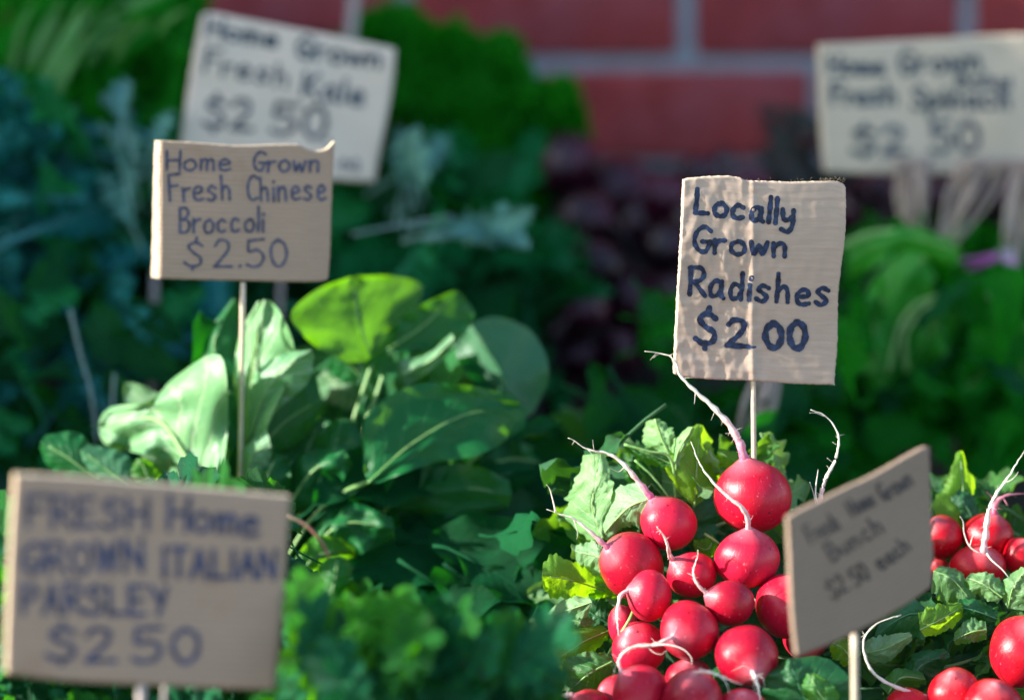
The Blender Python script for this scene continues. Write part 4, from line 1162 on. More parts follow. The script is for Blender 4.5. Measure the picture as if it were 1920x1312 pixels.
for k, (m_, l_, r_, mt, rt, dd) in enumerate((
    ([(640, 960, 0), (620, 880, 0), (640, 790, 6)], [(600, 960, 4), (565, 880, 4), (610, 790, 8)], [(670, 950, 4), (690, 870, 4), (668, 790, 8)], 'broc', -.5, 1.418),
    ([(545, 940, 0), (590, 880, 0), (650, 850, 6)], [(540, 910, 4), (570, 850, 4), (640, 838, 8)], [(560, 960, 4), (620, 930, 4), (662, 870, 8)], 'broc', -.4, 1.40),
    ([(700, 970, 0), (780, 930, 0), (880, 915, 6), (960, 930, 10)], [(705, 940, 4), (780, 885, 4), (880, 870, 8), (955, 900, 12)], [(705, 985, 4), (790, 975, 4), (880, 965, 8), (955, 950, 12)], 'broc', -.25, 1.42),
    ([(590, 1020, 0), (650, 980, 0), (740, 990, 6)], [(585, 990, 4), (650, 940, 4), (735, 970, 8)], [(600, 1045, 4), (670, 1040, 4), (740, 1010, 8)], 'broc', -.3, 1.395),
    ([(555, 1080, 0), (600, 1040, 0), (665, 1030, 6)], [(550, 1050, 4), (590, 1005, 4), (655, 1010, 8)], [(570, 1100, 4), (630, 1080, 4), (670, 1050, 8)], 'broc_yellow', .6, 1.385),
    ([(500, 960, 0), (500, 900, 0), (520, 850, 6)], [(480, 955, 4), (470, 900, 4), (500, 850, 8)], [(525, 955, 4), (545, 905, 4), (538, 855, 8)], 'broc', -.4, 1.395),
    ([(720, 860, 0), (690, 800, 0), (690, 740, 6)], [(700, 870, 4), (655, 810, 4), (665, 745, 8)], [(745, 850, 4), (730, 790, 4), (712, 745, 8)], 'broc', -.4, 1.44),
    ([(900, 880, 0), (960, 860, 0), (1030, 870, 6)], [(900, 860, 4), (960, 825, 4), (1025, 850, 8)], [(905, 905, 4), (965, 900, 4), (1030, 885, 8)], 'broc', .3, 1.46),
    ([(420, 900, 0), (430, 820, 0), (418, 740, 6)], [(395, 890, 4), (385, 810, 4), (400, 740, 8)], [(445, 895, 4), (456, 810, 4), (440, 735, 8)], 'broc', -.6, 1.414))):
    trace_leaf(cb, m_, l_, r_, dd, mt, ruf=.005, rfreq=1.6, seed=300 + k, rot=rt, ribr=3)

# ---- dark lower leaves of the Chinese broccoli row, fanned to the right
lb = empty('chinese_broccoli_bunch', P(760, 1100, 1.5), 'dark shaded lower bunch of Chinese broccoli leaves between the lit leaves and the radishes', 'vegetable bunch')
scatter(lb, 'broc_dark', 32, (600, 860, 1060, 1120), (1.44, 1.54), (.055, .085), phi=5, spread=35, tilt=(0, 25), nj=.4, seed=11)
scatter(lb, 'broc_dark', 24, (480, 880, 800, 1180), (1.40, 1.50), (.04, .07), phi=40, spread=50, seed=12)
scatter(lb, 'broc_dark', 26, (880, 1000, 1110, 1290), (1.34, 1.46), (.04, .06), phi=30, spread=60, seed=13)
trace = lambda *a, **k: trace_leaf(lb, *a, **k)
trace([(640, 1000, 0), (760, 960, 0), (900, 900, 6), (1010, 880, 12)], [(650, 975, 4), (760, 915, 6), (900, 870, 8), (1000, 868, 14)], [(660, 1010, 0), (780, 985, 0), (900, 945, 6), (1000, 905, 12)], 1.43, 'broc_dark', ruf=.003, seed=31)
trace([(620, 1100, 0), (720, 1060, 0), (840, 1000, 6), (930, 980, 12)], [(630, 1060, 4), (720, 1000, 6), (840, 960, 8), (920, 965, 14)], [(640, 1110, 0), (740, 1095, 0), (850, 1050, 6), (930, 1000, 12)], 1.42, 'broc_dark', ruf=.003, seed=32)
trace([(700, 960, 0), (800, 930, 0), (900, 910, 6), (970, 920, 12)], [(700, 940, 4), (800, 895, 6), (900, 885, 8), (960, 900, 14)], [(710, 975, 0), (810, 960, 0), (900, 945, 6), (960, 935, 12)], 1.445, 'broc', ruf=.003, seed=33)
stalk(lb, [(900, 1140, 0), (945, 1095, 0), (1020, 1050, 4), (1080, 1020, 8)], 1.40, 8, 'stem_pale', label='long pale stem')
stalk(lb, [(880, 1170, 0), (905, 1130, 0)], 1.39, 7, 'stem_pale')
tw = MB(); a = crom([(540, 966), (575, 985), (602, 1015), (618, 1050), (616, 1068)], 16)
tw.tube([P(q_[0], q_[1], 1.17) for q_ in a], [3.2 * 1.17 / FPX] * 16, 6)
tag(tw.build('twig', M['twig']), 'thin reddish brown twig arching out beside the parsley sign', 'twig')

# ---- Italian parsley at the front
pb = empty('italian_parsley_bunch', P(760, 1330, 1.17), 'flat leaf parsley bunch, blurred, filling the front below the broccoli', 'herb bunch')
scatter(pb, ['parsley', 'parsley', 'parsley_lime', 'parsley_teal', 'parsley_teal'], 50, (560, 1120, 830, 1340), (1.04, 1.17), (.018, .030), phi=90, spread=80, seed=21)
scatter(pb, 'parsley_lime', 9, (550, 1100, 740, 1300), (1.06, 1.09), (.016, .026), phi=70, spread=50, seed=24, lean=.4)
scatter(pb, ['parsley', 'parsley_teal', 'parsley_teal'], 44, (800, 1190, 1020, 1340), (1.06, 1.18), (.018, .030), phi=90, spread=80, seed=22)
pc = empty('italian_parsley_bunch', P(250, 1340, 1.14), 'flat leaf parsley bunch behind and below the large parsley sign', 'herb bunch')
scatter(pc, ['parsley', 'parsley_teal'], 110, (-60, 930, 540, 1360), (1.14, 1.28), (.024, .036), phi=90, spread=80, seed=23)
for (x, y, an, kd, dd, s_) in ((735, 1165, 70, 'radish_pale', 1.2, .02),):
    pass
trace_leaf(pb, [(770, 1150, 0), (700, 1140, 2), (680, 1160, 4)], [(760, 1180, 2), (710, 1180, 4), (684, 1172, 5)], [(770, 1135, 2), (720, 1120, 4), (690, 1140, 5)], 1.16, 'broc_pale', seed=41, label='pale turned leaf')
trace_leaf(pb, [(880, 1240, 0), (860, 1200, 2), (850, 1160, 4)], [(850, 1235, 2), (835, 1200, 4), (842, 1165, 5)], [(905, 1225, 2), (900, 1180, 4), (870, 1155, 5)], 1.185, 'radish_leaf_pale', seed=42, serr=.15, label='pale sunlit leaf')
trace_leaf(pb, [(975, 1260, 0), (985, 1210, 2), (1010, 1155, 4)], [(950, 1250, 2), (958, 1210, 4), (995, 1160, 5)], [(1005, 1255, 2), (1025, 1210, 4), (1025, 1160, 5)], 1.19, 'radish_leaf_pale', seed=43, serr=.15, label='pale sunlit leaf')
for i, (x, y) in enumerate(((560, 1120), (620, 1230), (700, 1290), (650, 1160), (590, 1180), (760, 1240), (660, 1300), (545, 1260), (620, 1080))):
    trace_leaf(pb, [(x, y + 40, 0), (x + 8, y, 2), (x + 14, y - 40, 6)], [(x - 18, y + 30, 2), (x - 34, y - 2, 4), (x - 4, y - 36, 6)], [(x + 22, y + 30, 2), (x + 44, y - 4, 4), (x + 26, y - 36, 6)], 1.125 + .01 * (i % 3), ['broc_yellow', 'parsley_lime', 'parsley'][i % 3], seed=50 + i, serr=.25, sfreq=5)  # yellow and lime leaves stand in for sunlit patches

# ---- background greens
k1 = empty('strap_leaf_bunch', P(150, 320, 1.95), 'bunch of long narrow green leaves in the far corner beyond the blue kale', 'vegetable bunch')
scatter(k1, 'green', 190, (-60, -40, 370, 290), (1.86, 2.04), (.03, .055), phi=80, spread=70, seed=61)
scatter(k1, 'strap', 80, (-60, -30, 370, 280), (1.84, 1.94), (.04, .09), phi=62, spread=30, seed=62)
scatter(k1, 'strap_light', 9, (30, 60, 130, 220), (1.80, 1.86), (.04, .075), phi=68, spread=8, tilt=(0, 20), nj=.3, seed=63)
scatter(k1, 'strap_light', 10, (150, -20, 360, 100), (1.80, 1.90), (.03, .05), phi=40, spread=20, seed=64)
k2 = empty('blue_kale_bunch', P(90, 640, 1.8), 'bunch of blue-green kale leaves at the left edge above the dark gap', 'vegetable bunch')
scatter(k2, ['kale_blue', 'kale_blue', 'kale'], 65, (-70, 230, 190, 620), (1.72, 1.86), (.05, .09), phi=100, spread=80, seed=65)
k3 = empty('kale_bunch', P(250, 640, 1.75), 'bunch of dark frilly kale behind the Chinese broccoli sign', 'vegetable bunch')
scatter(k3, ['kale', 'kale', 'spinach'], 75, (120, 240, 520, 640), (1.80, 1.92), (.045, .08), phi=90, spread=80, seed=66)
scatter(k3, 'kale_pale', 7, (215, 180, 300, 430), (1.69, 1.73), (.03, .05), phi=80, spread=40, seed=67)
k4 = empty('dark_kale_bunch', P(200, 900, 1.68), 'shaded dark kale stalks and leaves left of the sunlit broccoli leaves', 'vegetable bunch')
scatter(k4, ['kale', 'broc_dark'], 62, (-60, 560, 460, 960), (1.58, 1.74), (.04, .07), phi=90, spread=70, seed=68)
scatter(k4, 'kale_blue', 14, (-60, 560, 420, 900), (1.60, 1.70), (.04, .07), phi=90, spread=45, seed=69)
stalk(k4, [(132, 580), (150, 660), (172, 740), (182, 830)], 1.56, 7, 'stem_dusk', label='pale upright stalk')
stalk(k4, [(215, 700), (212, 760), (218, 830)], 1.56, 7, 'stem_dusk')
k5 = empty('kale_bunch', P(760, 620, 1.75), 'broad kale bunch with pale frilled edges under the kale sign', 'vegetable bunch')
scatter(k5, ['kale', 'kale', 'broc_dark'], 80, (560, 320, 1010, 780), (1.78, 1.94), (.06, .10), phi=20, spread=80, seed=70)
scatter(k5, 'kale_pale', 7, (755, 280, 800, 330), (1.74, 1.80), (.035, .05), phi=80, spread=50, seed=71)
scatter(k5, 'kale_pale', 5, (870, 405, 950, 440), (1.66, 1.70), (.035, .05), phi=10, spread=20, seed=72)
stalk(k5, [(660, 440, 0), (760, 420, 0), (850, 405, 0)], 1.68, 6, 'stem_dusk')

cp = empty('curly_parsley_bunch', P(870, 480, 2.05), 'large bushy bunch of dark green curly parsley in front of the brick wall', 'herb bunch')
lobes = [(735, 70, 50), (790, 120, 55), (845, 110, 42), (880, 165, 60), (930, 125, 44), (960, 200, 60), (1025, 215, 50), (900, 260, 75), (985, 290, 60), (820, 210, 70), (690, 110, 42), (640, 140, 42), (900, 370, 70), (740, 180, 70), (960, 390, 50), (640, 190, 50), (840, 300, 60), (1048, 238, 36), (1005, 330, 48)]
def curly(rn):
    x, y, r = rn.choice(lobes)
    a, e = rn.uniform(0, 6.28), rn.uniform(-.4, 1.5)
    d = RT * math.cos(a) * math.cos(e) + UP * math.sin(a) * math.cos(e) - FW * math.sin(e)
    R_ = r * 2.05 / FPX * rn.choice((rn.uniform(.7, 1.0), rn.uniform(.9, 1.25)))
    nn = (d + Vector([rn.uniform(-.7, .7) for _ in range(3)])).normalized()
    return P(x, y, 2.06) + d * R_, nn.cross(Vector((.2, .5, .9))), nn
join_scatter(cp, curl_tuft, 'curly', 2300, curly, (.010, .028), 5, 'frilly_foliage')
for i in range(14):
    x = 700 + i * 22
    stalk(cp, [(x, 240, 10), (x * .8 + 175, 380, 20), (x * .5 + 430, 520, 20)], 2.05, 8, 'stem_dark')

# ---- beetroots
BT = [(1065, 310, 62), (1165, 360, 60), (1095, 410, 56), (1030, 460, 58), (1120, 500, 50), (1200, 430, 55), (1250, 465, 46), (1175, 560, 58), (1090, 580, 50), (1240, 550, 52), (1020, 545, 46),
      (1160, 665, 46), (1230, 640, 44), (1080, 670, 44), (1245, 370, 44), (1310, 330, 40), (1640, 360, 48), (1600, 400, 46), (1700, 370, 50), (1770, 380, 52), (1850, 370, 50), (1010, 620, 44), (1300, 420, 50), (1340, 520, 50), (1400, 360, 48)]
LB = ['dusky beetroot at the top of the heap against the bricks', 'beetroot with a soft pink sheen right of the topmost one', 'lilac tinted beetroot below the topmost one', 'dark beetroot beside the pale kale leaf', 'beetroot in the middle of the dark heap', 'wine red beetroot left of the radish sign edge', 'reddish beetroot touching the edge of the radish sign',
      'grey-violet beetroot low in the heap left of the radish sign', 'beetroot low in the heap with a reddish spot', 'beetroot behind the word Radishes edge of the sign', 'dark beetroot over the round broccoli leaf', 'magenta beetroot lowest in the heap', 'dark beetroot beside the lowest magenta one', 'dark beetroot right of the round broccoli leaf tip',
      'beetroot peeping over the top left corner of the radish sign', 'small beetroot under the bottom brick by the radish sign', 'beetroot right of the top corner of the radish sign', 'beetroot beside the right edge of the radish sign', 'beetroot behind the first pale root bundle', 'beetroot between the two pale root bundles', 'beetroot behind the pale roots under the spinach sign', 'dark beetroot beside the round broccoli leaf', 'beetroot hidden behind the upper radish sign', 'beetroot hidden behind the lower radish sign', 'beetroot behind the top of the radish sign']
for i, ((x, y, r), lab) in enumerate(zip(BT, LB)):
    rn = random.Random(i)
    D = 2.06 - (y - 300) * .00042
    k = D / FPX; r *= 1.05; D += (.03 if i % 2 else -.02); c = P(x, y, D)
    t = empty('beetroot', c - Vector((0, 0, r * k)), lab, 'beetroot', 'dark purple beetroots heaped behind the radish sign')
    ax = axes_from((rn.uniform(-.7, .7), rn.uniform(-.8, .2)))
    tp = bulb('bulb', c, ax, r * k, r * k * rn.uniform(.9, 1.05), i, M['beet'], t, tip=.22, nu=18, nv=24, lump=.03)
    pts = [tp + ax * (.006 * j) + Vector((0, 0, -.0012 * j * j)) for j in range(7)]
    pts[0] = tp - ax * .003
    root_mesh(pts, .003, .0003, rn, 2).build('taproot', M['beet'], t)
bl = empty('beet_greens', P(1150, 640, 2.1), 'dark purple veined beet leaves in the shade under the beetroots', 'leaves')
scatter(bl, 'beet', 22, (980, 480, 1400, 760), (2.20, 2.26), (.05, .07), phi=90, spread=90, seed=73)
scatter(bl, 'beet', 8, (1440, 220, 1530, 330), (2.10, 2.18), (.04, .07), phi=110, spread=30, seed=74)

# ---- spinach
sp_ = empty('spinach_bunch', P(1780, 460, 1.75), 'hanging spinach bunch with pale roots upward under the spinach sign', 'vegetable bunch')
scatter(sp_, 'spinach', 160, (1590, 450, 1990, 820), (1.70, 1.84), (.028, .050), phi=-100, spread=60, seed=75)
for k, (m_, l_, r_) in enumerate((
    ([(1800, 470, 0), (1700, 446, 0), (1590, 478, 6)], [(1790, 455, 4), (1700, 424, 4), (1595, 450, 8)], [(1795, 500, 2), (1700, 482, 2), (1592, 520, 8)]),
    ([(1735, 480, 0), (1680, 545, 0), (1625, 612, 4)], [(1700, 470, 4), (1640, 520, 4), (1612, 590, 6)], [(1755, 520, 4), (1722, 585, 4), (1640, 628, 6)]),
    ([(1790, 560, 0), (1745, 620, 0), (1705, 690, 4)], [(1760, 560, 4), (1705, 610, 4), (1695, 670, 6)], [(1800, 600, 4), (1775, 660, 4), (1720, 700, 6)]),
    ([(1870, 600, 0), (1850, 680, 0), (1800, 745, 4)], [(1845, 600, 4), (1800, 670, 4), (1785, 725, 6)], [(1890, 640, 4), (1880, 710, 4), (1820, 755, 6)]),
    ([(1640, 600, 0), (1640, 660, 0), (1655, 730, 4)], [(1625, 610, 4), (1605, 660, 4), (1640, 725, 6)], [(1670, 610, 4), (1685, 670, 4), (1670, 730, 6)]),
    ([(1930, 600, 0), (1920, 680, 0), (1900, 770, 4)], [(1905, 600, 4), (1880, 680, 4), (1885, 760, 6)], [(1950, 620, 4), (1955, 700, 4), (1915, 775, 6)]))):
    trace_leaf(sp_, m_, l_, r_, 1.69, 'spinach_bright' if k % 2 < 1 or k == 1 else 'spinach', ruf=.005, rfreq=1.5, seed=200 + k, rot=-.3)
stalk(sp_, [(1560, 470, 0), (1640, 436, 0), (1730, 440, 0), (1800, 475, 0)], 1.70, 10, 'stem_green')
stalk(sp_, [(1700, 700, 0), (1700, 620, 0), (1760, 560, 0), (1830, 545, 0), (1870, 570, 0)], 1.69, 9, 'stem_green')
stalk(sp_, [(1665, 700, 0), (1685, 620, 0), (1720, 570, 0), (1800, 540, 0)], 1.69, 9, 'stem_green')
rn = random.Random(8)
def roots(parent, x0, y0, x1, y1, n, sp0, sp1, D, w_, mat='root_bundle'):
    for i in range(n):
        t = i / max(1, n - 1) - .5
        stalk(parent, [(x0 + t * sp0, y0, rn.uniform(-8, 8)), ((x0 + x1) / 2 + t * (sp0 + sp1) / 2 + rn.uniform(-16, 16), (y0 + y1) / 2 + rn.uniform(-15, 15), rn.uniform(-12, 12)), (x1 + t * sp1, y1, 0)], D, w_ * rn.uniform(.7, 1.2), mat, name='root', taper=.8)
roots(sp_, 1712, 300, 1715, 450, 16, 70, 50, 1.765, 7)
roots(sp_, 1850, 300, 1775, 455, 18, 95, 34, 1.76, 7)
roots(sp_, 1930, 300, 1895, 500, 12, 60, 26, 1.75, 7)
for i, (x, y) in enumerate(((1840, 540), (1858, 548), (1880, 570), (1895, 580), (1800, 490), (1812, 505), (1912, 560))):
    stalk(sp_, [(1895, 470, 0), ((1895 + x) / 2 + 4, (470 + y) / 2 + 2, -4), (x, y, -2)], 1.735, 10, 'stem_violet')
roots(sp_, 1790, 440, 1690, 480, 4, 20, 60, 1.74, 8, 'stem_green')
s2 = empty('spinach_bunch', P(1480, 860, 1.72), 'darker spinach bunch behind the radish skewer with pale roots showing', 'vegetable bunch')
scatter(s2, ['spinach', 'spinach', 'broc_dark'], 130, (1230, 560, 1960, 960), (1.62, 1.82), (.028, .052), phi=-60, spread=90, seed=76)
roots(s2, 1440, 700, 1395, 840, 4, 40, 30, 1.60, 14, 'root_bundle')
s3 = empty('broad_leaf_bunch', P(1130, 900, 1.6), 'green broad leaves standing just behind the upper radish leaves', 'vegetable bunch')
scatter(s3, 'broc', 16, (1050, 780, 1260, 900), (1.56, 1.66), (.05, .07), phi=20, spread=50, seed=77)
scatter(s3, 'broc_dark', 28, (980, 770, 1500, 1000), (1.50, 1.66), (.05, .07), phi=20, spread=80, seed=78)

# ---- unseen greens added outside the frame on the left to throw low shade and deep fill
of = empty('leafy_greens_bunch', (-0.52, 1.30, .89), 'tall bunch of leafy greens standing beyond the left edge of the photo', 'vegetable bunch')
rn = random.Random(4)
for i in range(150):
    p = Vector((rn.uniform(-.70, -.40), rn.uniform(1.0, 1.6), rn.uniform(.92, 1.03)))
    dv = Vector((rn.uniform(-.5, .5), rn.uniform(-.5, .5), 1)); nn = Vector((rn.uniform(-1, 1), rn.uniform(-1, 1), rn.uniform(-.2, .5)))
    put('leaf', rn.choice(LV['broc_dark']), frame(p, dv, nn, rn.uniform(.05, .08)), of)

tf = empty('leafy_greens_bunch', (-0.50, .95, .89), 'tall loose bunch of greens beyond the left edge nearer the photographer', 'vegetable bunch')
for i in range(75):
    p = Vector((rn.uniform(-.62, -.42), rn.uniform(.90, 1.12), rn.uniform(.93, 1.14)))
    dv = Vector((rn.uniform(-.5, .5), rn.uniform(-.5, .5), 1)); nn = Vector((rn.uniform(-1, 1), rn.uniform(-1, 1), rn.uniform(-.2, .5)))
    put('leaf', rn.choice(LV['broc_dark']), frame(p, dv, nn, rn.uniform(.05, .08)), tf)

# ------------------------------------------------------------------ radish greens
rg = empty('radish_greens', P(1180, 1200, 1.31), 'lit radish leaves spreading left of and above the pink radish pile', 'leaves')
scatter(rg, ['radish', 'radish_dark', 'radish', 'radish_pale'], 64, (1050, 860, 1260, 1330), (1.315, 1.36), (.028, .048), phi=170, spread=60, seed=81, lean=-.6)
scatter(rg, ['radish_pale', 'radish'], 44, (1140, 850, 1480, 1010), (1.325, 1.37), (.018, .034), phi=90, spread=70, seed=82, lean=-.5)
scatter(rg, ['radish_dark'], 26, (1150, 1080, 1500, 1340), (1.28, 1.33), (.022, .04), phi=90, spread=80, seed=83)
G = lambda *a, **k: trace_leaf(rg, *a, **{**dict(serr=.16, ruf=.0022, nu=40, nv=14, sfreq=9, ribr=1.3, rfreq=1.3), **k})
G([(1130, 1010, 0), (1110, 950, 0), (1118, 900, 2), (1116, 850, 4)], [(1100, 1012, 2), (1058, 955, 3), (1078, 905, 3), (1094, 853, 6)], [(1140, 990, 0), (1148, 940, -2), (1146, 885, 0), (1132, 850, 4)], 1.305, 'radish_leaf_pale', seed=1)
G([(1218, 935, 0), (1180, 950, -2), (1145, 985, 0), (1125, 1010, 3)], [(1200, 905, 2), (1160, 912, 3), (1118, 965, 4), (1104, 1000, 5)], [(1212, 960, 0), (1195, 985, 0), (1165, 990, 2), (1148, 1014, 4)], 1.297, 'radish_leaf_pale', seed=2)
G([(1145, 1050, 2), (1110, 1040, 0), (1078, 1032, 2)], [(1140, 1025, 3), (1110, 1015, 3), (1080, 1022, 4)], [(1135, 1075, 2), (1105, 1078, 2), (1080, 1050, 4)], 1.300, 'radish_leaf_pale', seed=3)
G([(1135, 1108, 0), (1075, 1088, -2), (1016, 1078, 3)], [(1128, 1090, 2), (1085, 1055, 2), (1035, 1040, 3), (1018, 1058, 4)], [(1130, 1120, 2), (1080, 1122, 2), (1035, 1118, 4), (1018, 1100, 5)], 1.295, 'radish_leaf_yellow', seed=4)
G([(1110, 1128, 0), (1060, 1145, -1), (1004, 1164, 4)], [(1104, 1118, 2), (1060, 1122, 2), (1025, 1148, 4)], [(1100, 1160, 2), (1075, 1185, 2), (1030, 1180, 5)], 1.292, 'radish_leaf_pale', seed=5)
G([(1150, 1175, 2), (1110, 1150, 4), (1085, 1135, 6)], [(1140, 1190, 2), (1100, 1180, 4), (1080, 1150, 6)], [(1155, 1150, 2), (1130, 1118, 4), (1095, 1120, 8)], 1.305, 'radish_leaf_dark', seed=6)
G([(1142, 1182, 0), (1090, 1205, -2), (1032, 1245, 3)], [(1130, 1172, 2), (1070, 1178, 2), (1035, 1200, 4), (1022, 1225, 5)], [(1140, 1196, 1), (1110, 1225, 1), (1070, 1255, 3), (1045, 1256, 5)], 1.280, 'radish_leaf_yellow', seed=7)
G([(1100, 1178, 2), (1085, 1165, 0), (1060, 1162, 2)], [(1120, 1165, 2), (1090, 1150, 2), (1060, 1155, 4)], [(1110, 1190, 2), (1080, 1192, 2), (1055, 1178, 4)], 1.288, 'radish_leaf', seed=8)
G([(1148, 1240, 0), (1105, 1262, -3), (1070, 1292, 2)], [(1135, 1222, 2), (1085, 1220, 1), (1058, 1240, 2), (1058, 1280, 4)], [(1150, 1265, 2), (1135, 1298, 1), (1100, 1306, 2), (1078, 1304, 4)], 1.258, 'radish_leaf', seed=9, flip=True, ribr=2)
G([(1302, 950, 2), (1306, 880, 0), (1312, 795, 4)], [(1275, 925, 3), (1250, 870, 2), (1270, 825, 4), (1306, 795, 5)], [(1335, 925, 2), (1356, 880, 2), (1338, 835, 4), (1318, 798, 5)], 1.318, 'radish_leaf_yellow', seed=10)
G([(1268, 890, 0), (1270, 850, 0), (1300, 800, 2)], [(1258, 880, 2), (1255, 840, 2), (1290, 800, 3)], [(1280, 880, 0), (1285, 840, 0), (1306, 800, 2)], 1.312, 'radish_leaf_pale', seed=11)
G([(1256, 850, 2), (1240, 820, 2), (1222, 786, 4)], [(1230, 850, 3), (1205, 825, 3), (1212, 790, 4)], [(1268, 830, 3), (1262, 805, 3), (1235, 785, 4)], 1.322, 'radish_leaf_pale', seed=12)
G([(1260, 870, 2), (1215, 850, 2), (1170, 834, 4)], [(1250, 880, 3), (1210, 868, 3), (1172, 842, 4)], [(1255, 855, 3), (1215, 838, 3), (1172, 830, 4)], 1.312, 'radish_leaf', seed=13)
G([(1255, 940, 2), (1215, 900, 2), (1180, 862, 4)], [(1225, 945, 3), (1180, 915, 3), (1165, 870, 4)], [(1265, 910, 3), (1245, 875, 3), (1200, 855, 4)], 1.325, 'radish_leaf', seed=14)
G([(1310, 1010, 2), (1300, 960, 0), (1295, 905, 4)], [(1285, 1000, 3), (1262, 950, 2), (1270, 918, 4)], [(1345, 1000, 2), (1342, 950, 2), (1320, 905, 4)], 1.325, 'radish_leaf_dark', seed=15, flip=True)
G([(1400, 880, 2), (1370, 860, 0), (1345, 845, 4)], [(1385, 885, 3), (1352, 872, 2), (1343, 855, 4)], [(1405, 862, 2), (1380, 848, 2), (1350, 840, 4)], 1.325, 'radish_leaf_yellow', seed=16)
G([(1165, 1110, 2), (1120, 1095, 0), (1095, 1110, 4)], [(1155, 1125, 3), (1120, 1122, 2), (1098, 1118, 4)], [(1160, 1090, 2), (1125, 1080, 2), (1098, 1100, 4)], 1.305, 'radish_leaf_yellow', seed=17)
G([(1340, 1010, 2), (1325, 1030, 0), (1300, 1020, 4)], [(1350, 1030, 3), (1330, 1045, 2), (1305, 1035, 4)], [(1335, 1000, 2), (1320, 1010, 2), (1300, 1010, 4)], 1.30, 'radish_leaf_yellow', seed=18)
stalk(rg, [(1170, 833, 0), (1215, 846, 0), (1258, 862, 2), (1268, 960, 8)], 1.31, 6, 'stem_green')
stalk(rg, [(1228, 785, 0), (1240, 820, 0), (1256, 860, 2), (1270, 960, 8)], 1.315, 6, 'stem_green')
stalk(rg, [(1190, 862, 0), (1225, 895, 0), (1262, 945, 2), (1290, 1000, 8)], 1.312, 5, 'stem_green')
stalk(rg, [(1320, 1000, 0), (1342, 1014, 0), (1360, 1030, 8)], 1.29, 6, 'stem_green')
stalk(rg, [(1190, 1140, 0), (1178, 1165, -4), (1150, 1210, 0), (1120, 1260, 8)], 1.262, 7, 'stem_green', label='yellow-green bruised stem')

r2 = empty('radish_greens', P(1760, 1200, 1.32), 'radish leaves between the scarlet radishes at the right and the turned sign', 'leaves')
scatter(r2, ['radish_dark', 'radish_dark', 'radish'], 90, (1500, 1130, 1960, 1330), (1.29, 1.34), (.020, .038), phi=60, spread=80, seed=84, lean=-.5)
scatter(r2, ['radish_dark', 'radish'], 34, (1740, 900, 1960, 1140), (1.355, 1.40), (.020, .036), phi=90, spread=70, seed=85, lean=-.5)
G2 = lambda *a, **k: trace_leaf(r2, *a, **{**dict(serr=.16, ruf=.0022, nu=40, nv=14, sfreq=9, ribr=1.3, rfreq=1.3), **k})
G2([(1808, 1000, 2), (1806, 930, 0), (1800, 845, 4)], [(1760, 985, 3), (1752, 930, 3), (1778, 890, 4), (1792, 848, 5)], [(1838, 975, 2), (1832, 920, 2), (1815, 880, 3), (1806, 846, 5)], 1.350, 'radish_leaf_yellow', seed=1, serr=.2)
G2([(1830, 985, 2), (1812, 950, 0), (1790, 925, 2)], [(1800, 985, 3), (1778, 960, 2), (1778, 935, 3)], [(1838, 965, 2), (1828, 930, 2), (1800, 915, 3)], 1.345, 'radish_leaf_dark', seed=2)
G2([(1870, 985, 2), (1850, 930, 0), (1822, 898, 2)], [(1845, 985, 3), (1825, 940, 2), (1815, 905, 3)], [(1878, 960, 2), (1865, 915, 2), (1830, 895, 3)], 1.358, 'radish_leaf', seed=3)
G2([(1520, 1330, 2), (1500, 1290, 0), (1478, 1235, 2)], [(1430, 1325, 3), (1432, 1275, 2), (1470, 1238, 3)], [(1600, 1330, 2), (1595, 1270, 2), (1540, 1232, 3), (1490, 1232, 3)], 1.215, 'radish_leaf_dark', seed=4, serr=.05)
G2([(1560, 1330, 0), (1530, 1290, 0), (1520, 1262, 2)], [(1520, 1325, 1), (1505, 1290, 1), (1512, 1262, 2)], [(1580, 1325, 1), (1565, 1290, 1), (1528, 1262, 2)], 1.208, 'radish_leaf', seed=5)
G2([(1760, 1175, 2), (1710, 1150, 0), (1640, 1190, 2)], [(1740, 1140, 3), (1700, 1120, 2), (1650, 1165, 3)], [(1755, 1190, 2), (1700, 1200, 2), (1645, 1205, 3)], 1.280, 'radish_leaf_dark', seed=6)
G2([(1620, 1225, 2), (1660, 1215, 0), (1710, 1190, 2)], [(1625, 1240, 3), (1665, 1238, 2), (1710, 1200, 3)], [(1622, 1200, 2), (1655, 1190, 2), (1705, 1184, 3)], 1.272, 'radish_leaf_pale', seed=7)
G2([(1725, 1180, 2), (1765, 1160, 0), (1806, 1135, 2)], [(1735, 1195, 3), (1780, 1180, 2), (1808, 1150, 3)], [(1722, 1150, 2), (1755, 1132, 2), (1800, 1128, 3)], 1.275, 'radish_leaf_yellow', seed=8)
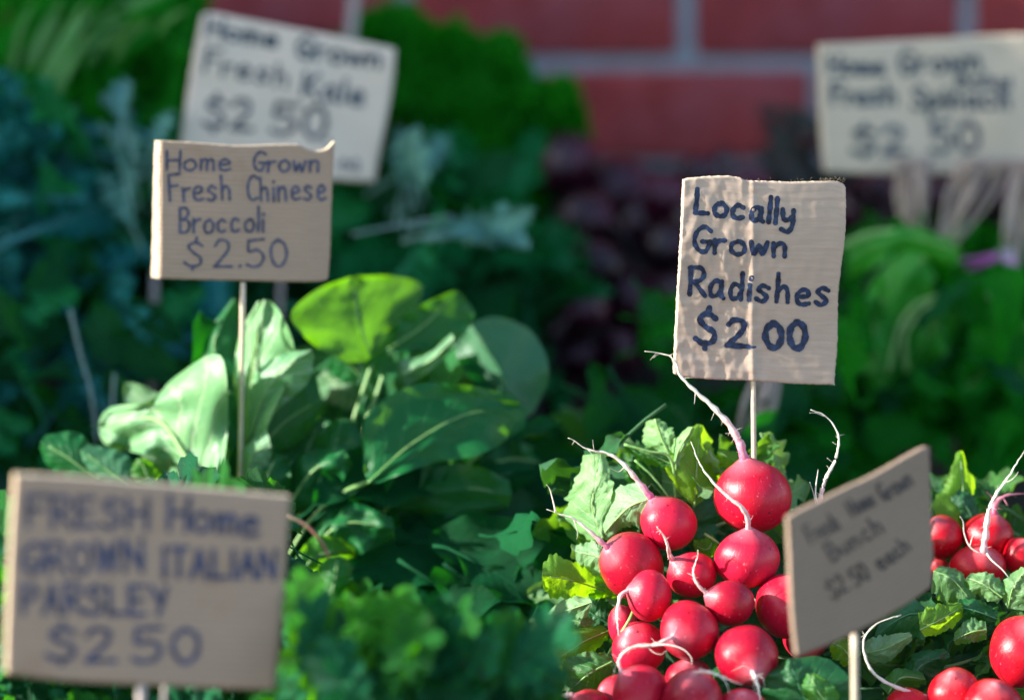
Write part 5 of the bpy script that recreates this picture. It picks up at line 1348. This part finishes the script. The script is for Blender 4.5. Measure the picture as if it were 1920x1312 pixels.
G2([(1850, 1180, 2), (1820, 1185, 0), (1788, 1200, 2)], [(1848, 1165, 3), (1815, 1160, 2), (1790, 1185, 3)], [(1850, 1200, 2), (1820, 1205, 2), (1792, 1208, 3)], 1.275, 'radish_leaf', seed=9)
G2([(1750, 1070, 2), (1785, 1085, 0), (1825, 1130, 2)], [(1745, 1105, 3), (1770, 1130, 2), (1815, 1150, 3)], [(1762, 1060, 2), (1800, 1070, 2), (1830, 1115, 3)], 1.296, 'radish_leaf', seed=10)
G2([(1880, 1120, 2), (1845, 1095, 0), (1812, 1082, 2)], [(1870, 1130, 3), (1835, 1118, 2), (1808, 1092, 3)], [(1888, 1105, 2), (1860, 1075, 2), (1822, 1072, 3)], 1.290, 'radish_leaf_pale', seed=11)
G2([(1890, 1140, 2), (1900, 1100, 0), (1925, 1065, 2)], [(1880, 1125, 3), (1882, 1090, 2), (1915, 1062, 3)], [(1930, 1145, 2), (1940, 1110, 2), (1935, 1070, 3)], 1.285, 'radish_leaf_pale', seed=12)
G2([(1870, 1160, 2), (1830, 1145, 0), (1790, 1135, 2)], [(1865, 1172, 3), (1830, 1165, 2), (1792, 1150, 3)], [(1872, 1145, 2), (1835, 1125, 2), (1800, 1122, 3)], 1.285, 'radish_leaf_dark', seed=13)
G2([(1700, 1285, 2), (1730, 1245, 0), (1780, 1225, 2)], [(1690, 1265, 3), (1715, 1225, 2), (1770, 1215, 3)], [(1720, 1290, 2), (1755, 1265, 2), (1785, 1240, 3)], 1.268, 'radish_leaf_dark', seed=14)
G2([(1600, 1240, 2), (1580, 1215, 0), (1560, 1205, 2)], [(1585, 1250, 3), (1562, 1235, 2), (1555, 1212, 3)], [(1615, 1225, 2), (1600, 1200, 2), (1570, 1195, 3)], 1.272, 'radish_leaf_yellow', seed=15)
G2([(1665, 1300, 2), (1690, 1270, 0), (1735, 1272, 2)], [(1650, 1285, 3), (1680, 1252, 2), (1730, 1260, 3)], [(1680, 1305, 2), (1710, 1290, 2), (1738, 1282, 3)], 1.26, 'radish_leaf', seed=16)
